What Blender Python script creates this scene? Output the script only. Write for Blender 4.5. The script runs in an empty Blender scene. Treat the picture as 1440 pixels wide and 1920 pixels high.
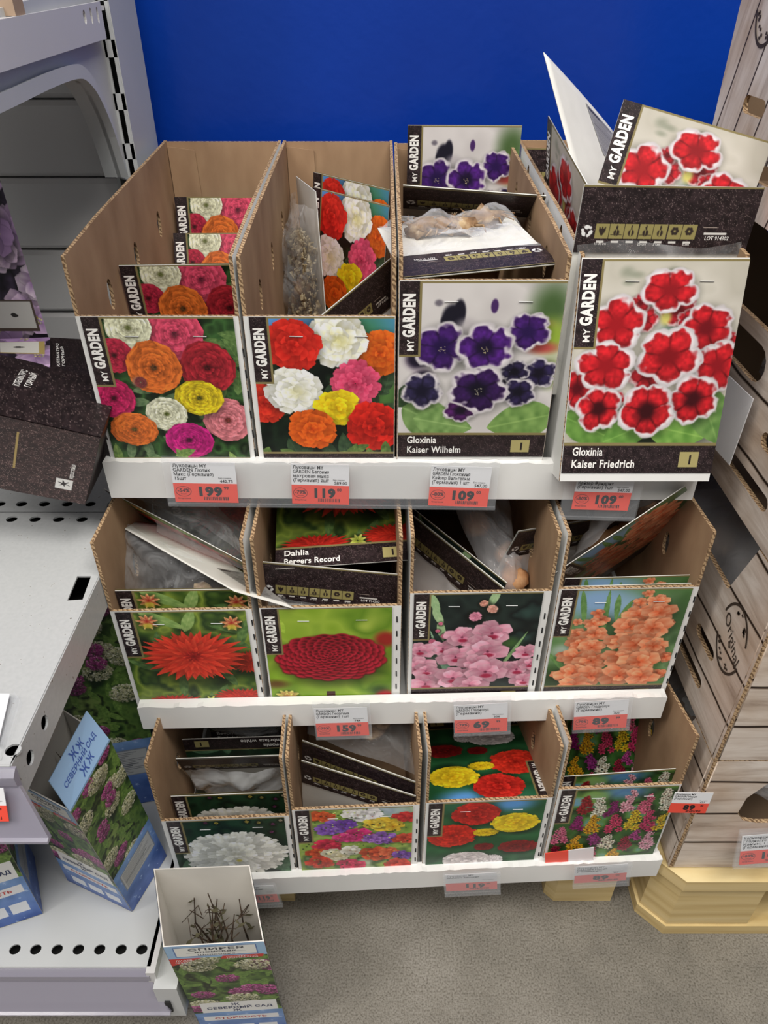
import bpy, math, random
from mathutils import Vector, Matrix, Quaternion
# ---------------------------------------------------------------- camera, light, exposure
SC = bpy.context.scene; COL = SC.collection
CAMZ, TILT, FPX, IW, IH = 1.06, math.radians(36), 1400.0, 1440, 1920
cam_d = bpy.data.cameras.new('camera'); cam = bpy.data.objects.new('camera', cam_d); COL.objects.link(cam)
cam.location = (0, 0, CAMZ); cam.rotation_euler = (math.pi / 2 - TILT, 0, 0)
cam_d.sensor_width = 36; cam_d.lens = FPX / IH * 36; cam_d.clip_start = .02; cam_d.clip_end = 50
SC.camera = cam
world = bpy.data.worlds.new('shop'); SC.world = world; world.use_nodes = True
world.node_tree.nodes['Background'].inputs[0].default_value = (.95, .97, 1, 1)
world.node_tree.nodes['Background'].inputs[1].default_value = .22
def area_light(name, loc, target, sx, sy, power, col=(1, .97, .92)):
    d = bpy.data.lights.new(name, 'AREA'); d.shape = 'RECTANGLE'; d.size = sx; d.size_y = sy; d.energy = power; d.color = col
    o = bpy.data.objects.new(name, d); COL.objects.link(o); o.location = loc
    o.rotation_euler = (Vector(target) - Vector(loc)).to_track_quat('-Z', 'Y').to_euler(); return o
area_light('ceiling_lamp_front', (.55, -.35, 3.1), (.1, .6, .5), 1.6, .5, 64)
area_light('ceiling_lamp_aisle', (-.5, -1.3, 3.1), (0, .6, .4), 2.4, .5, 38)
area_light('ceiling_lamp_side', (-1.7, -.5, 3.1), (.4, .7, .5), .5, 2.0, 50)
SC.view_settings.view_transform = 'Standard'; SC.view_settings.look = 'None'; SC.view_settings.gamma = 1
SC.view_settings.use_curve_mapping = False; SC.view_settings.exposure = -0.18
SC.cycles.transparent_max_bounces = 24; SC.cycles.max_bounces = 8; SC.cycles.use_denoising = True

# ---------------------------------------------------------------- helpers
ST, CT = math.sin(TILT), math.cos(TILT)
def at(px, py, x=None, y=None, z=None):
    """point in the room seen at a picture position, on a plane x = , y = or z = (z counted from the eye)"""
    u, v = (px - IW / 2) / FPX, (IH / 2 - py) / FPX
    d = Vector((u, CT + v * ST, -ST + v * CT))
    k = x / d.x if x is not None else (y / d.y if y is not None else z / d.z)
    return Vector((d.x * k, d.y * k, d.z * k + CAMZ))
def Z(z): return z + CAMZ
def P3(x, y, z): return Vector((x, y, z + CAMZ))

def thing(name, label, cat, loc=(0, 0, 0), group=None, rz=0):
    o = bpy.data.objects.new(name, None); COL.objects.link(o); o.location = loc; o.rotation_euler = (0, 0, rz); o.empty_display_size = .03
    return tag(o, label, cat, group)
def tag(o, label, cat, group=None, kind=None):
    o['label'] = label; o['category'] = cat
    if group: o['group'] = group
    if kind: o['kind'] = kind
    return o
def struct(o): o['kind'] = 'structure'; return o
def obj(name, me, parent=None, mats=()):
    for m in mats: me.materials.append(m)
    o = bpy.data.objects.new(name, me); COL.objects.link(o)
    if parent: o.parent = parent
    return o
def mesh(verts, faces, fm=None, smooth=False, uv=None):
    me = bpy.data.meshes.new('shape'); me.from_pydata([tuple(v) for v in verts], [], faces)
    if fm: me.polygons.foreach_set('material_index', fm)
    if smooth: me.polygons.foreach_set('use_smooth', [True] * len(me.polygons))
    if uv:
        l = me.uv_layers.new(name='UVMap')
        for lp in me.loops: l.data[lp.index].uv = uv[lp.vertex_index]
    me.update(); return me
class MB:
    """collects shapes for one mesh"""
    def __init__(s): s.v = []; s.f = []; s.m = []; s.uv = []
    def add(s, v, f, m=0, uv=None):
        o = len(s.v); s.v += [Vector(x) for x in v]; s.f += [tuple(i + o for i in q) for q in f]
        s.m += m if isinstance(m, list) else [m] * len(f); s.uv += uv if uv else [(x[0], x[2]) for x in v]; return s
    def box(s, a, b, m=0):
        (x0, y0, z0), (x1, y1, z1) = a, b
        v = [(x0, y0, z0), (x1, y0, z0), (x1, y1, z0), (x0, y1, z0), (x0, y0, z1), (x1, y0, z1), (x1, y1, z1), (x0, y1, z1)]
        return s.add(v, [(0, 3, 2, 1), (4, 5, 6, 7), (0, 1, 5, 4), (1, 2, 6, 5), (2, 3, 7, 6), (3, 0, 4, 7)], m)
    def slab(s, TL, TR, BR, BL, t, m=0, n=None):
        """thin plate on four corners, thickness t behind its face"""
        TL, TR, BR, BL = map(Vector, (TL, TR, BR, BL)); nn = (n or (TR - TL).cross(BL - TL).normalized()) * t
        v = [TL, TR, BR, BL, TL + nn, TR + nn, BR + nn, BL + nn]
        return s.add(v, [(3, 2, 1, 0), (4, 5, 6, 7), (0, 1, 5, 4), (1, 2, 6, 5), (2, 3, 7, 6), (3, 0, 4, 7)], m)
    def tube(s, pts, r, n=6, m=0, cap=True):
        pts = [Vector(p) for p in pts]; o = len(s.v); rr = r if isinstance(r, (list, tuple)) else [r] * len(pts)
        up = Vector((.3, .2, .93))
        for i, p in enumerate(pts):
            t = (pts[min(i + 1, len(pts) - 1)] - pts[max(i - 1, 0)]).normalized(); a = t.cross(up)
            if a.length < 1e-3: a = t.cross(Vector((1, 0, 0)))
            a.normalize(); b = t.cross(a)
            for k in range(n): q = 2 * math.pi * k / n; s.v.append(p + (a * math.cos(q) + b * math.sin(q)) * rr[i]); s.uv.append((0, 0))
        for i in range(len(pts) - 1):
            for k in range(n):
                s.f.append((o + i * n + k, o + i * n + (k + 1) % n, o + (i + 1) * n + (k + 1) % n, o + (i + 1) * n + k)); s.m.append(m)
        if cap:
            s.f.append(tuple(o + k for k in range(n))[::-1]); s.f.append(tuple(o + (len(pts) - 1) * n + k for k in range(n))); s.m += [m, m]
        return s
    def lump(s, c, r, seed=0, n=8, sq=(1, 1, 1), rough=.25, m=0):
        g = random.Random(seed); o = len(s.v); c = Vector(c); R = n // 2 + 1
        s.v.append(c + Vector((0, 0, r * sq[2]))); s.uv.append((0, 0))
        for i in range(1, R):
            ph = math.pi * i / R
            for k in range(n):
                th = 2 * math.pi * k / n; q = r * (1 + rough * (g.random() - .5) * 2)
                s.v.append(c + Vector((q * math.sin(ph) * math.cos(th) * sq[0], q * math.sin(ph) * math.sin(th) * sq[1], q * math.cos(ph) * sq[2]))); s.uv.append((0, 0))
        s.v.append(c - Vector((0, 0, r * sq[2]))); s.uv.append((0, 0)); e = len(s.v) - 1
        for k in range(n):
            s.f.append((o, o + 1 + k, o + 1 + (k + 1) % n)); s.f.append((e, o + 1 + (R - 2) * n + (k + 1) % n, o + 1 + (R - 2) * n + k)); s.m += [m, m]
        for i in range(R - 2):
            for k in range(n):
                a = o + 1 + i * n; s.f.append((a + k, a + n + k, a + n + (k + 1) % n, a + (k + 1) % n)); s.m.append(m)
        return s
    def build(s, name, mats, parent=None, world=True, smooth=False):
        v = s.v
        if parent is not None and world:
            inv = Matrix.LocRotScale(parent.location, parent.rotation_euler, parent.scale).inverted(); v = [inv @ p for p in v]
        return obj(name, mesh(v, s.f, s.m, smooth, s.uv), parent, mats if isinstance(mats, (list, tuple)) else [mats])

def outline(outer, holes=(), t=.003):
    """flat sheet with real holes: (verts, faces, material: 0 = +n face, 1 = -n face, 2 = cut edge, uv)"""
    c = bpy.data.curves.new('o', 'CURVE'); c.dimensions = '2D'; c.fill_mode = 'BOTH'; c.extrude = t / 2
    for pts in [outer] + list(holes):
        sp = c.splines.new('POLY'); sp.points.add(len(pts) - 1); sp.use_cyclic_u = True
        for p, q in zip(sp.points, pts): p.co = (q[0], q[1], 0, 1)
    o = bpy.data.objects.new('o', c); COL.objects.link(o); dg = bpy.context.evaluated_depsgraph_get()
    me = bpy.data.meshes.new_from_object(o.evaluated_get(dg))
    v = [tuple(x.co) for x in me.vertices]; f = [tuple(p.vertices) for p in me.polygons]
    m = [0 if p.normal.z > .5 else (1 if p.normal.z < -.5 else 2) for p in me.polygons]
    bpy.data.objects.remove(o); bpy.data.curves.remove(c); bpy.data.meshes.remove(me)
    return v, f, m
def sheet(mb, O, U, V, outer, holes=(), t=.003):
    """adds outline() to mb in the frame O + u*U + v*V"""
    O, U, V = Vector(O), Vector(U), Vector(V); N = U.cross(V)
    v, f, m = outline(outer, holes, t)
    mb.add([O + U * p[0] + V * p[1] + N * p[2] for p in v], f, m, [(p[0], p[1]) for p in v]); return mb
def oval(cx, cy, rx, ry, n=16, rot=0): return [(cx + rx * math.cos(2 * math.pi * k / n), cy + ry * math.sin(2 * math.pi * k / n)) for k in range(n)]
def slot(x0, x1, y, h, n=6):
    r = h / 2; p = [(x0 + r - r * math.sin(math.pi * k / n), y - r * math.cos(math.pi * k / n) * 1) for k in range(n + 1)]
    return p + [(x1 - r + r * math.sin(math.pi * k / n), y + r * math.cos(math.pi * k / n)) for k in range(n + 1)]

_txt = {}
def text2d(body, bold=0., shear=0.):
    """letter shapes as polygons, cap height about .7 of size 1, starting at x = 0"""
    key = (body, bold, shear)
    if key not in _txt:
        c = bpy.data.curves.new('t', 'FONT'); c.body = body; c.offset = bold; c.shear = shear; c.resolution_u = 3; c.space_character = 1 + bold * 2.5
        o = bpy.data.objects.new('t', c); COL.objects.link(o); dg = bpy.context.evaluated_depsgraph_get()
        me = bpy.data.meshes.new_from_object(o.evaluated_get(dg))
        v = [(x.co.x, x.co.y) for x in me.vertices]; f = [tuple(p.vertices) for p in me.polygons]
        bpy.data.objects.remove(o); bpy.data.curves.remove(c); bpy.data.meshes.remove(me); _txt[key] = (v, f)
    return _txt[key]
def lay_text(body, x, y, size, width=None, bold=0., shear=0., up=False, flip=False):
    """letters placed in picture space (x right, y down); up = reads bottom to top; width squeezes the line to a length"""
    v, f = text2d(body, bold, shear); w = max(p[0] for p in v) if v else 1
    sx = width / w if width else size; out = []
    for a, b in v:
        a *= sx; b *= size
        out.append((x - b, y - a) if up else ((x - a, y + b) if flip else (x + a, y - b)))
    return out, f
BRAND = [('GARDEN', .092, .365, .100, .285, .05, 0, True), ('MY', .092, .462, .062, .080, .012, 0, True)]
def texts_of(lines): return BRAND + [(b, .06, y, .062, w, .02, 0, False) for b, y, w in lines]

def lin(a): return np.where(a <= .04045, a / 12.92, ((np.clip(a, 0, 1) + .055) / 1.055) ** 2.4)
def painted(art, M, texts=(), rows=None, tcol='f6f3ee', lift=.0003):
    """mesh carrying a painted picture as colours; M(X, Y) -> point arrays, face normal toward -n; texts are letter polygons lifted off it"""
    a = art.a; H, W = a.shape[:2]; H = rows or H
    a = (.07 * a.mean(2, keepdims=True) + .93 * a) * .96
    a = a[:H]; j, i = np.mgrid[0:H + 1, 0:W + 1]; X = (i / W).ravel(); Y = (j / W).ravel()
    P, N = M(X, Y)
    e = np.pad(a, ((0, 1), (0, 1), (0, 0)), 'edge'); c = lin(e.reshape(-1, 3))
    k = np.arange(H * W); r, q = k // W, k % W; b = r * (W + 1) + q
    quads = np.stack([b, b + W + 1, b + W + 2, b + 1], 1)
    loops = quads.ravel(); starts = np.arange(H * W) * 4; tot = np.full(H * W, 4)
    V = [P]; CC = [c]; nv = len(P); L = [loops]; S = [starts]; T = [tot]; nl = len(loops)
    for t in texts:
        col = lin(rgb(t[8]) if len(t) > 8 else rgb(tcol)); p, f = lay_text(t[0], t[1], t[2], t[3], t[4], t[5], t[6], t[7])
        if not p: continue
        p = np.array(p); ok = p[:, 1].max() <= H / W + .01
        if not ok: continue
        Q, QN = M(p[:, 0], p[:, 1]); V.append(Q + QN * lift); CC.append(np.tile(col, (len(p), 1)))
        fl = []
        for g in f: S.append(np.array([nl + len(fl)])); T.append(np.array([len(g)])); fl += [x + nv for x in g]
        L.append(np.array(fl)); nl += len(fl); nv += len(p)
    V = np.concatenate(V).astype(np.float32); CC = np.concatenate(CC); L = np.concatenate(L); S = np.concatenate(S); T = np.concatenate(T)
    me = bpy.data.meshes.new('picture'); me.vertices.add(len(V)); me.vertices.foreach_set('co', V.ravel())
    me.loops.add(len(L)); me.loops.foreach_set('vertex_index', L.astype(np.int32)); me.polygons.add(len(S)); me.polygons.foreach_set('loop_start', S.astype(np.int32))
    try: me.polygons.foreach_set('loop_total', T.astype(np.int32))
    except Exception: pass
    at_ = me.color_attributes.new('Col', 'FLOAT_COLOR', 'POINT'); at_.data.foreach_set('color', np.concatenate([CC, np.ones((len(CC), 1))], 1).astype(np.float32).ravel())
    me.update(calc_edges=True); me.validate(); return me
def unit_map(X, Y): return np.stack([X, np.zeros_like(X), -Y], 1), np.array([[0, -1., 0]])
def quad_map(TL, TR, BR, BL, asp, off=.0005, inv=None):
    C = [np.array(inv @ Vector(p) if inv else Vector(p)) for p in (TL, TR, BR, BL)]
    n = np.cross(C[1] - C[0], C[3] - C[0]); n = -n / np.linalg.norm(n)
    def M(X, Y):
        u = X[:, None]; v = (Y / asp)[:, None]
        return (C[0] * (1 - u) + C[1] * u) * (1 - v) + (C[3] * (1 - u) + C[2] * u) * v + n * off, n[None]
    return M

# ---------------------------------------------------------------- printed pictures (painted as colour arrays, later carried by mesh colours)
import numpy as np
ASP = 1.27
def rgb(h): return np.array([int(h[i:i+2], 16) / 255 for i in (0, 2, 4)], dtype=np.float32)
def sstep(a, b, x):
    t = np.clip((x - a) / (b - a + 1e-9), 0, 1); return t * t * (3 - 2 * t)
def vnoise(X, Y, f, seed):
    r = np.random.default_rng(seed); n = 64; L = r.random((n, n)).astype(np.float32)
    x = X * f + 17.3; y = Y * f + 5.1
    xi = np.floor(x).astype(int); yi = np.floor(y).astype(int)
    fx = x - xi; fy = y - yi; fx = fx * fx * (3 - 2 * fx); fy = fy * fy * (3 - 2 * fy)
    g = lambda a, b: L[(b) % n, (a) % n]
    return (g(xi, yi) * (1 - fx) + g(xi + 1, yi) * fx) * (1 - fy) + (g(xi, yi + 1) * (1 - fx) + g(xi + 1, yi + 1) * fx) * fy
def fbm(X, Y, f, seed, o=3):
    s = 0; a = .5
    for i in range(o): s = s + a * vnoise(X, Y, f * 2 ** i, seed + i); a *= .5
    return s / (1 - .5 ** o)

class Art:
    def __init__(s, W, asp=ASP):
        s.W = W; s.H = int(round(W * asp)); s.asp = asp
        y, x = np.mgrid[0:s.H, 0:s.W].astype(np.float32)
        s.X = (x + .5) / W; s.Y = (y + .5) / W
        s.a = np.zeros((s.H, s.W, 3), np.float32)
        s.px = 1.0 / W
    def fill(s, c): s.a[:] = rgb(c)
    def bg(s, cols, f, seed, contrast=1.6, o=3):
        t = np.clip((fbm(s.X, s.Y, f, seed, o) - .5) * contrast + .5, 0, .999) * (len(cols) - 1)
        C = np.stack([rgb(c) for c in cols]); i = t.astype(int); k = (t - i)[..., None]
        s.a[:] = C[i] * (1 - k) + C[np.minimum(i + 1, len(cols) - 1)] * k
    def win(s, cx, cy, r):
        x0 = max(0, int((cx - r) * s.W)); x1 = min(s.W, int((cx + r) * s.W) + 2)
        y0 = max(0, int((cy - r) * s.W)); y1 = min(s.H, int((cy + r) * s.W) + 2)
        if x1 <= x0 or y1 <= y0: return None
        return (slice(y0, y1), slice(x0, x1))
    def put(s, w, m, c):
        m = m[..., None]; s.a[w] = s.a[w] * (1 - m) + np.asarray(c) * m
    def blob(s, cx, cy, rx, ry, c, soft=.5, al=1.):
        w = s.win(cx, cy, max(rx, ry) * 1.4)
        if w is None: return
        q = np.hypot((s.X[w] - cx) / rx, (s.Y[w] - cy) / ry)
        s.put(w, al * sstep(1 + soft * .4, 1 - soft, q), rgb(c))
    def shadow(s, cx, cy, r, ry=None, al=.55): s.blob(cx + r * .04, cy + r * .10, r * 1.12, (ry or r) * 1.12, '0a0d08', .35, al)
    def rect(s, x0, y0, x1, y1, c):
        m = ((s.X >= x0) & (s.X < x1) & (s.Y >= y0) & (s.Y < y1)); s.a[m] = rgb(c) if isinstance(c, str) else c[m]
    def leaf(s, cx, cy, L, W, ang, c1='3f6b2c', c2='9dbb62', seed=0):
        w = s.win(cx, cy, L * 1.1)
        if w is None: return
        dx = s.X[w] - cx; dy = s.Y[w] - cy; ca, sa = np.cos(ang), np.sin(ang)
        p = (dx * ca + dy * sa) / L; q = (-dx * sa + dy * ca) / W
        lim = np.clip(1 - p * p, 0, 1) ** .8 * (1 - .25 * p)
        m = sstep(1.0, .9, np.abs(q) / (lim + 1e-4)) * (np.abs(p) < 1)
        veins = .5 + .5 * np.sin((p * 13 - np.abs(q) * 4))
        t = .35 + .4 * vnoise(s.X[w], s.Y[w], 30, seed) + .18 * veins - .3 * sstep(.08, .0, np.abs(q))*-1
        t = np.clip(t, 0, 1)[..., None]
        s.put(w, m, rgb(c1) * (1 - t) + rgb(c2) * t)
    def ranun(s, cx, cy, r, c, cc=None, seed=0, ry=1., rings=9):
        """many thin overlapping cup petals, ring inside ring"""
        s.shadow(cx, cy, r, r * ry); C = rgb(c); cen = cc or c
        hx = lambda v: ''.join('%02x' % int(255 * min(1, max(0, q))) for q in v)
        hi, lo = hx(C * 1.10 + .03), hx(C * .58 + rgb(cen) * .10)
        L = []
        for i in range(rings):
            d = .70 * (1 - i / rings) ** .9; L.append((9 - i // 3, d, .34 * (.42 + .75 * d), .46 * (.20 + 1.05 * d)))
        s.ruffle(cx, cy, r, hi, lo, L, seed, ry, shadow=0)
        s.blob(cx, cy, r * .15, r * .13 * ry, hx(rgb(cen) * .8), .7, .85)
        g = np.random.default_rng(seed)
        for k in range(6): s.blob(cx + (g.random() - .5) * r * .14, cy + (g.random() - .5) * r * .12, r * .03, r * .03, hx(rgb(cen) * .4), .6, .8)
    def ruffle(s, cx, cy, r, hi, lo, layers, seed=0, ry=1., pointed=0., edge=None, shadow=.5, jag=0., tilt=0.):
        """petals laid ring over ring; layers: (count, inner distance, petal length, petal width)"""
        if shadow: s.shadow(cx, cy, r, r * ry, shadow)
        g = np.random.default_rng(seed); hi_, lo_ = rgb(hi), rgb(lo); ed = rgb(edge) if edge else None
        for li, (n, d, L, Wd) in enumerate(layers):
            off = g.random() * 6.28; order = g.permutation(n)
            for i in order:
                an = off + 6.2832 * i / n + (g.random() - .5) * .8 / max(n, 1) * 2 + tilt
                l = L * r * (.88 + .24 * g.random()); wd = Wd * r * (.88 + .24 * g.random()); br = .84 + .3 * g.random()
                x0 = cx + np.cos(an) * d * r; y0 = cy + np.sin(an) * d * r * ry
                sq = np.hypot(np.cos(an), np.sin(an) * ry); l *= max(sq, .35)
                mx = x0 + np.cos(an) * l * .5; my = y0 + np.sin(an) * l * .5 * ry
                w = s.win(mx, my, max(l, wd) * 1.0)
                if w is None: continue
                dx = s.X[w] - x0; dy = (s.Y[w] - y0) / (.35 + .65 * ry); ca, sa = np.cos(an), np.sin(an)
                p = (dx * ca + dy * sa) / l; qq = (-dx * sa + dy * ca) / wd
                lim = np.sin(np.clip(p, 0, 1) ** (.75 if pointed < .5 else .55) * np.pi * (1 - .18 * (1 - pointed))) ** (.7 if pointed < .5 else 1.)
                if jag: lim = lim * (1 - jag * .5 * (1 + np.sin(p * 38 + qq * 9)))
                rr = np.abs(qq) / (lim + 1e-3)
                m = sstep(1.0, 1 - min(.5, 1.6 * s.px / (wd * .6)), rr) * (p > 0) * (p < 1)
                t = np.clip(p * 1.15 - .12 + .14 * np.sin(qq * 7 + i), 0, 1)[..., None]
                col = (lo_ * (1 - t) + hi_ * t) * br
                if ed is not None:
                    k = np.maximum(sstep(.72, .98, rr), sstep(.80, .97, p))[..., None]; col = col * (1 - k) + ed * k
                else:
                    k = sstep(.75, 1., rr)[..., None]; col = col * (1 - .22 * k)
                s.put(w, m, np.clip(col, 0, 1))
    def glox(s, cx, cy, r, c, deep, rot=0., ry=1., seed=0, shadow=.35, rim='f1e9ec', star=None):
        """bell flower: five round lobes, broad pale curled rim, dark throat"""
        r *= 1.13
        if shadow: s.shadow(cx, cy, r, r * ry, shadow)
        g = np.random.default_rng(seed); w = s.win(cx, cy, r * 1.3)
        if w is None: return
        dx = (s.X[w] - cx) / r; dy = (s.Y[w] - cy) / (r * ry); nz = vnoise(dx, dy, 5.5, seed) - .5
        lob = [(rot + k * 1.2566 + (g.random() - .5) * .22, .50 + .05 * g.random(), .50 + .06 * g.random()) for k in range(5)]
        out = np.full(dx.shape, 9.); inn = np.full(dx.shape, 9.)
        for a, d, q in lob:
            e = np.hypot(dx - d * np.cos(a), dy - d * np.sin(a)) - q; out = np.minimum(out, e)
            inn = np.minimum(inn, np.hypot(dx - (d - .07) * np.cos(a), dy - (d - .07) * np.sin(a)) - q + .10)
        cen = np.hypot(dx, dy); out = np.minimum(out, cen - .62); inn = np.minimum(inn, cen - .42)
        e = 2.2 * s.px / r; m = sstep(e, -e, out + .10 * nz); k = sstep(e * 1.6, -e * 1.6, inn + .22 * nz)[..., None]
        sh = (.86 + .14 * sstep(-.02, -.2, out))[..., None]
        t = sstep(.58, .14, cen + .10 * nz)[..., None]
        col = rgb(c) * (.80 + .34 * vnoise(s.X[w], s.Y[w], 60, seed)[..., None] + .22 * sstep(-.05, -.3, inn)[..., None] - .12 * sstep(.0, .7, dy)[..., None])
        for a, d, q in lob:                                             # soft fold between neighbouring lobes
            b = a + .6283; al = dx * np.cos(b) + dy * np.sin(b); pr = np.abs(-dx * np.sin(b) + dy * np.cos(b))
            col = col * (1 - .30 * sstep(.07, .0, pr) * (al > .15))[..., None]
        col = col * (1 - t) + rgb(deep) * t
        s.put(w, m, np.clip(rgb(rim) * sh * (1 - k) + col * k, 0, 1))
        if star:
            for j in range(14): s.blob(cx + (g.random() - .5) * r * .26, cy + .08 * r + (g.random() - .5) * r * .26, r * .022, r * .022, star, .6, .8)
    def dots(s, cx, cy, rx, ry, cols, n, seed, rd=.012, light=.35):
        g = np.random.default_rng(seed)
        for i in range(n):
            a, q = g.random() * 6.28, np.sqrt(g.random())
            x, y = cx + np.cos(a) * q * rx, cy + np.sin(a) * q * ry
            c = rgb(cols[g.integers(len(cols))]) * (1 + light * (-(y - cy) / ry) * .6 + (g.random() - .5) * .4)
            rr = rd * (.7 + .6 * g.random()); w = s.win(x, y, rr * 1.3)
            if w is None: continue
            qd = np.hypot(s.X[w] - x, s.Y[w] - y) / rr
            s.put(w, sstep(1, .4, qd) * .95, np.clip(c * (1.1 - .5 * qd[..., None]), 0, 1))
    def soil(s, x0, y0, x1, y1, seed=3, base='33282a', spk=.10):
        g = np.random.default_rng(seed); n = g.random((s.H, s.W)).astype(np.float32)
        c = rgb(base) * (.75 + .5 * vnoise(s.X, s.Y, 40, seed)[..., None])
        c = c + (np.clip(n - .88, 0, 1) * 8 * spk)[..., None] * np.array([1, .9, .85]) * 3 - .03
        m = ((s.X >= x0) & (s.X < x1) & (s.Y >= y0) & (s.Y < y1)); s.a[m] = np.clip(c, 0, 1)[m]
    def brand(s, band=True):
        gold = '8d7f52'
        s.rect(0, 0, .137, .505, gold); s.soil(0, 0, .122, .49)
        s.rect(.122, 0, 1, .014, gold)
        if band:
            s.rect(0, 1.075, 1, 1.095, gold); s.soil(0, 1.092, 1, 1.3, 5)
            s.rect(.775, 1.135, .90, 1.235, 'b5a86d')

RUF = [(11, .42, .58, .34), (10, .30, .52, .32), (8, .16, .46, .30), (6, .05, .36, .24), (4, 0, .22, .16)]
FULL = [(14, .50, .50, .26), (13, .38, .46, .26), (11, .25, .42, .25), (8, .12, .36, .22), (5, .02, .26, .17)]

def art_ranunculus(W):
    a = Art(W); a.bg(['10180f', '1d3318', '3f6a33', '12200f', '6d8f55'], 7, 1)
    for i in range(24):
        g = np.random.default_rng(i); a.leaf(.55 + .5 * g.random(), .05 + .5 * g.random(), .09, .035, g.random() * 6, '25441f', '7fa257', i)
    for i in range(18):
        g = np.random.default_rng(90 + i); a.leaf(g.random() * .5, g.random() * 1.1, .09, .035, g.random() * 6, '2a4a2a', '86a070', i)
    a.ranun(.60, .12, .185, 'e04463', 'c2325a', 2); a.ranun(.30, .075, .15, 'f3ecc0', 'b9c26a', 1)
    a.ranun(.17, .27, .125, 'b3213b', '6d0f22', 3); a.ranun(.785, .36, .185, 'a81e2a', '7d1020', 5, rings=9)
    a.ranun(.42, .36, .185, 'ee6a22', '9a5a30', 4, rings=9); a.ranun(.10, .59, .15, 'c01e56', '7c1236', 7)
    a.blob(.30, .47, .055, .05, 'a8735f', .5); a.ranun(.31, .47, .04, '7c3234', 'e0d0a0', 71)
    a.ranun(.875, .765, .165, 'ec7d86', 'd9514f', 11, rings=8); a.ranun(.697, .59, .165, 'fbc617', '8f8a20', 6, ry=.82)
    a.ranun(.448, .715, .145, 'f3ecc4', '9fae4a', 8, ry=.9); a.ranun(.195, .84, .165, 'f06a22', 'b78a3a', 9, ry=.8)
    a.ranun(.575, .93, .17, 'c61a79', '7a0f4c', 10, ry=.85)
    for i in range(12):
        g = np.random.default_rng(190 + i); a.leaf(g.random(), 1.02 + .2 * g.random(), .08, .035, g.random() * 6, '2f5426', '9fbd62', i)
    a.brand(); return a
def art_begonia(W):
    a = Art(W); a.bg(['0f1a12', '1a2c1c', '0d1410', '2c4a2c'], 6, 2)
    a.blob(.2, .02, .35, .2, '5c9ae0', .8); a.blob(.9, .03, .4, .22, '4d97c0', .8); a.blob(.75, .15, .25, .25, '3f8558', .8); a.blob(.9, .55, .2, .25, '54803e', .7)
    for i in range(16):
        g = np.random.default_rng(i); a.leaf(g.random(), .3 + g.random() * .8, .11, .05, g.random() * 6, '16241a', '4d6b46', i)
    a.ruffle(.05, .66, .16, 'ee3a24', 'b81712', RUF, 20); a.ruffle(.9, .27, .18, 'f5701d', 'c8400f', RUF, 3)
    a.ruffle(.60, .16, .21, 'fbfaf2', 'd9d29a', RUF, 2, tilt=.3); a.blob(.63, .18, .07, .06, 'ece59a', .8, .7)
    a.ruffle(.285, .21, .20, 'ee2f22', 'b5140f', RUF, 1); a.ruffle(.72, .50, .185, 'f2567c', 'c92c55', FULL, 5, pointed=.3)
    a.ruffle(.27, .56, .21, 'fbfaf4', 'd4d3b0', RUF, 4, ry=.9); a.blob(.30, .57, .07, .06, 'efe9b0', .8, .6)
    a.ruffle(.585, .70, .175, 'fde01c', 'dda708', RUF, 6, ry=.88); a.ruffle(.85, .86, .21, 'e5281c', 'a01210', RUF, 8)
    a.ruffle(.39, .88, .19, 'f5691c', 'c23c0e', RUF, 7, ry=.9)
    for i in range(8):
        g = np.random.default_rng(50 + i); a.leaf(g.random(), 1.05 + .1 * g.random(), .1, .04, g.random() * 6, '223a1c', '7b9a4c', i)
    a.brand(); return a
def art_glox_violet(W):
    a = Art(W); a.bg(['cfc8c6', 'd8d2cf', 'e2dcd9', 'bfb8b8'], 3, 3)
    a.blob(.93, .18, .16, .22, '4d6a3a', .8); a.blob(.86, .3, .13, .06, 'd66a6a', .8); a.blob(.95, .36, .14, .14, '9cba3c', .8); a.blob(.9, .44, .12, .05, 'c8504a', .8); a.blob(.97, .62, .08, .12, '7f9a3a', .8)
    a.leaf(.08, .78, .16, .09, 2.6, '1d2b1c', '3d5a34', 4)
    a.leaf(.22, .98, .22, .15, .5, '3d6128', '8fb268', 1); a.leaf(.82, .98, .23, .15, 2.9, '3f6a2a', '98bd66', 2); a.leaf(.3, 1.0, .2, .12, .2, '467030', '9cc070', 6)
    V, D, dk = '3f1a66', '170d2c', '1c1830'
    for x, y, r in ((.12, .52, .10), (.16, .66, .09), (.64, .48, .09), (.55, .66, .10), (.7, .72, .1)): a.blob(x, y, r, r, 'a89aa6', .5); a.blob(x, y, r * .8, r * .75, '221a30', .5)
    a.blob(.33, .24, .075, .10, '1a1826', .3); a.blob(.37, .2, .04, .09, '1a1826', .3); a.blob(.30, .26, .05, .05, '1a1826', .3); a.blob(.58, .16, .025, .05, '4a2a66', .3); a.blob(.42, .30, .09, .07, 'b9b0b4', .6, .6); a.blob(.24, .14, .03, .025, '77707a', .6)
    a.glox(.80, .33, .125, V, '2a1450', .4, .95, 3); a.glox(.90, .62, .105, '2a2148', '151022', .9, .95, 8); a.glox(.74, .61, .09, '241d3a', '120e1c', .2, .8, 9)
    a.glox(.27, .44, .155, V, '231046', .1, 1, 1, star='b8a890'); a.glox(.54, .44, .165, '4a1c74', '1c1030', .7, .95, 2, star='cdbd8a')
    a.glox(.78, .76, .105, '2a2046', '130f20', .5, .9, 7); a.glox(.41, .90, .10, '4a1a58', '1c0f28', .3, .75, 11)
    a.glox(.15, .75, .12, '2b2546', '17142a', .3, 1, 5); a.glox(.52, .74, .175, '33164e', '130d22', .2, .85, 6, star='c9c0a0')
    a.brand(); return a
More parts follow.
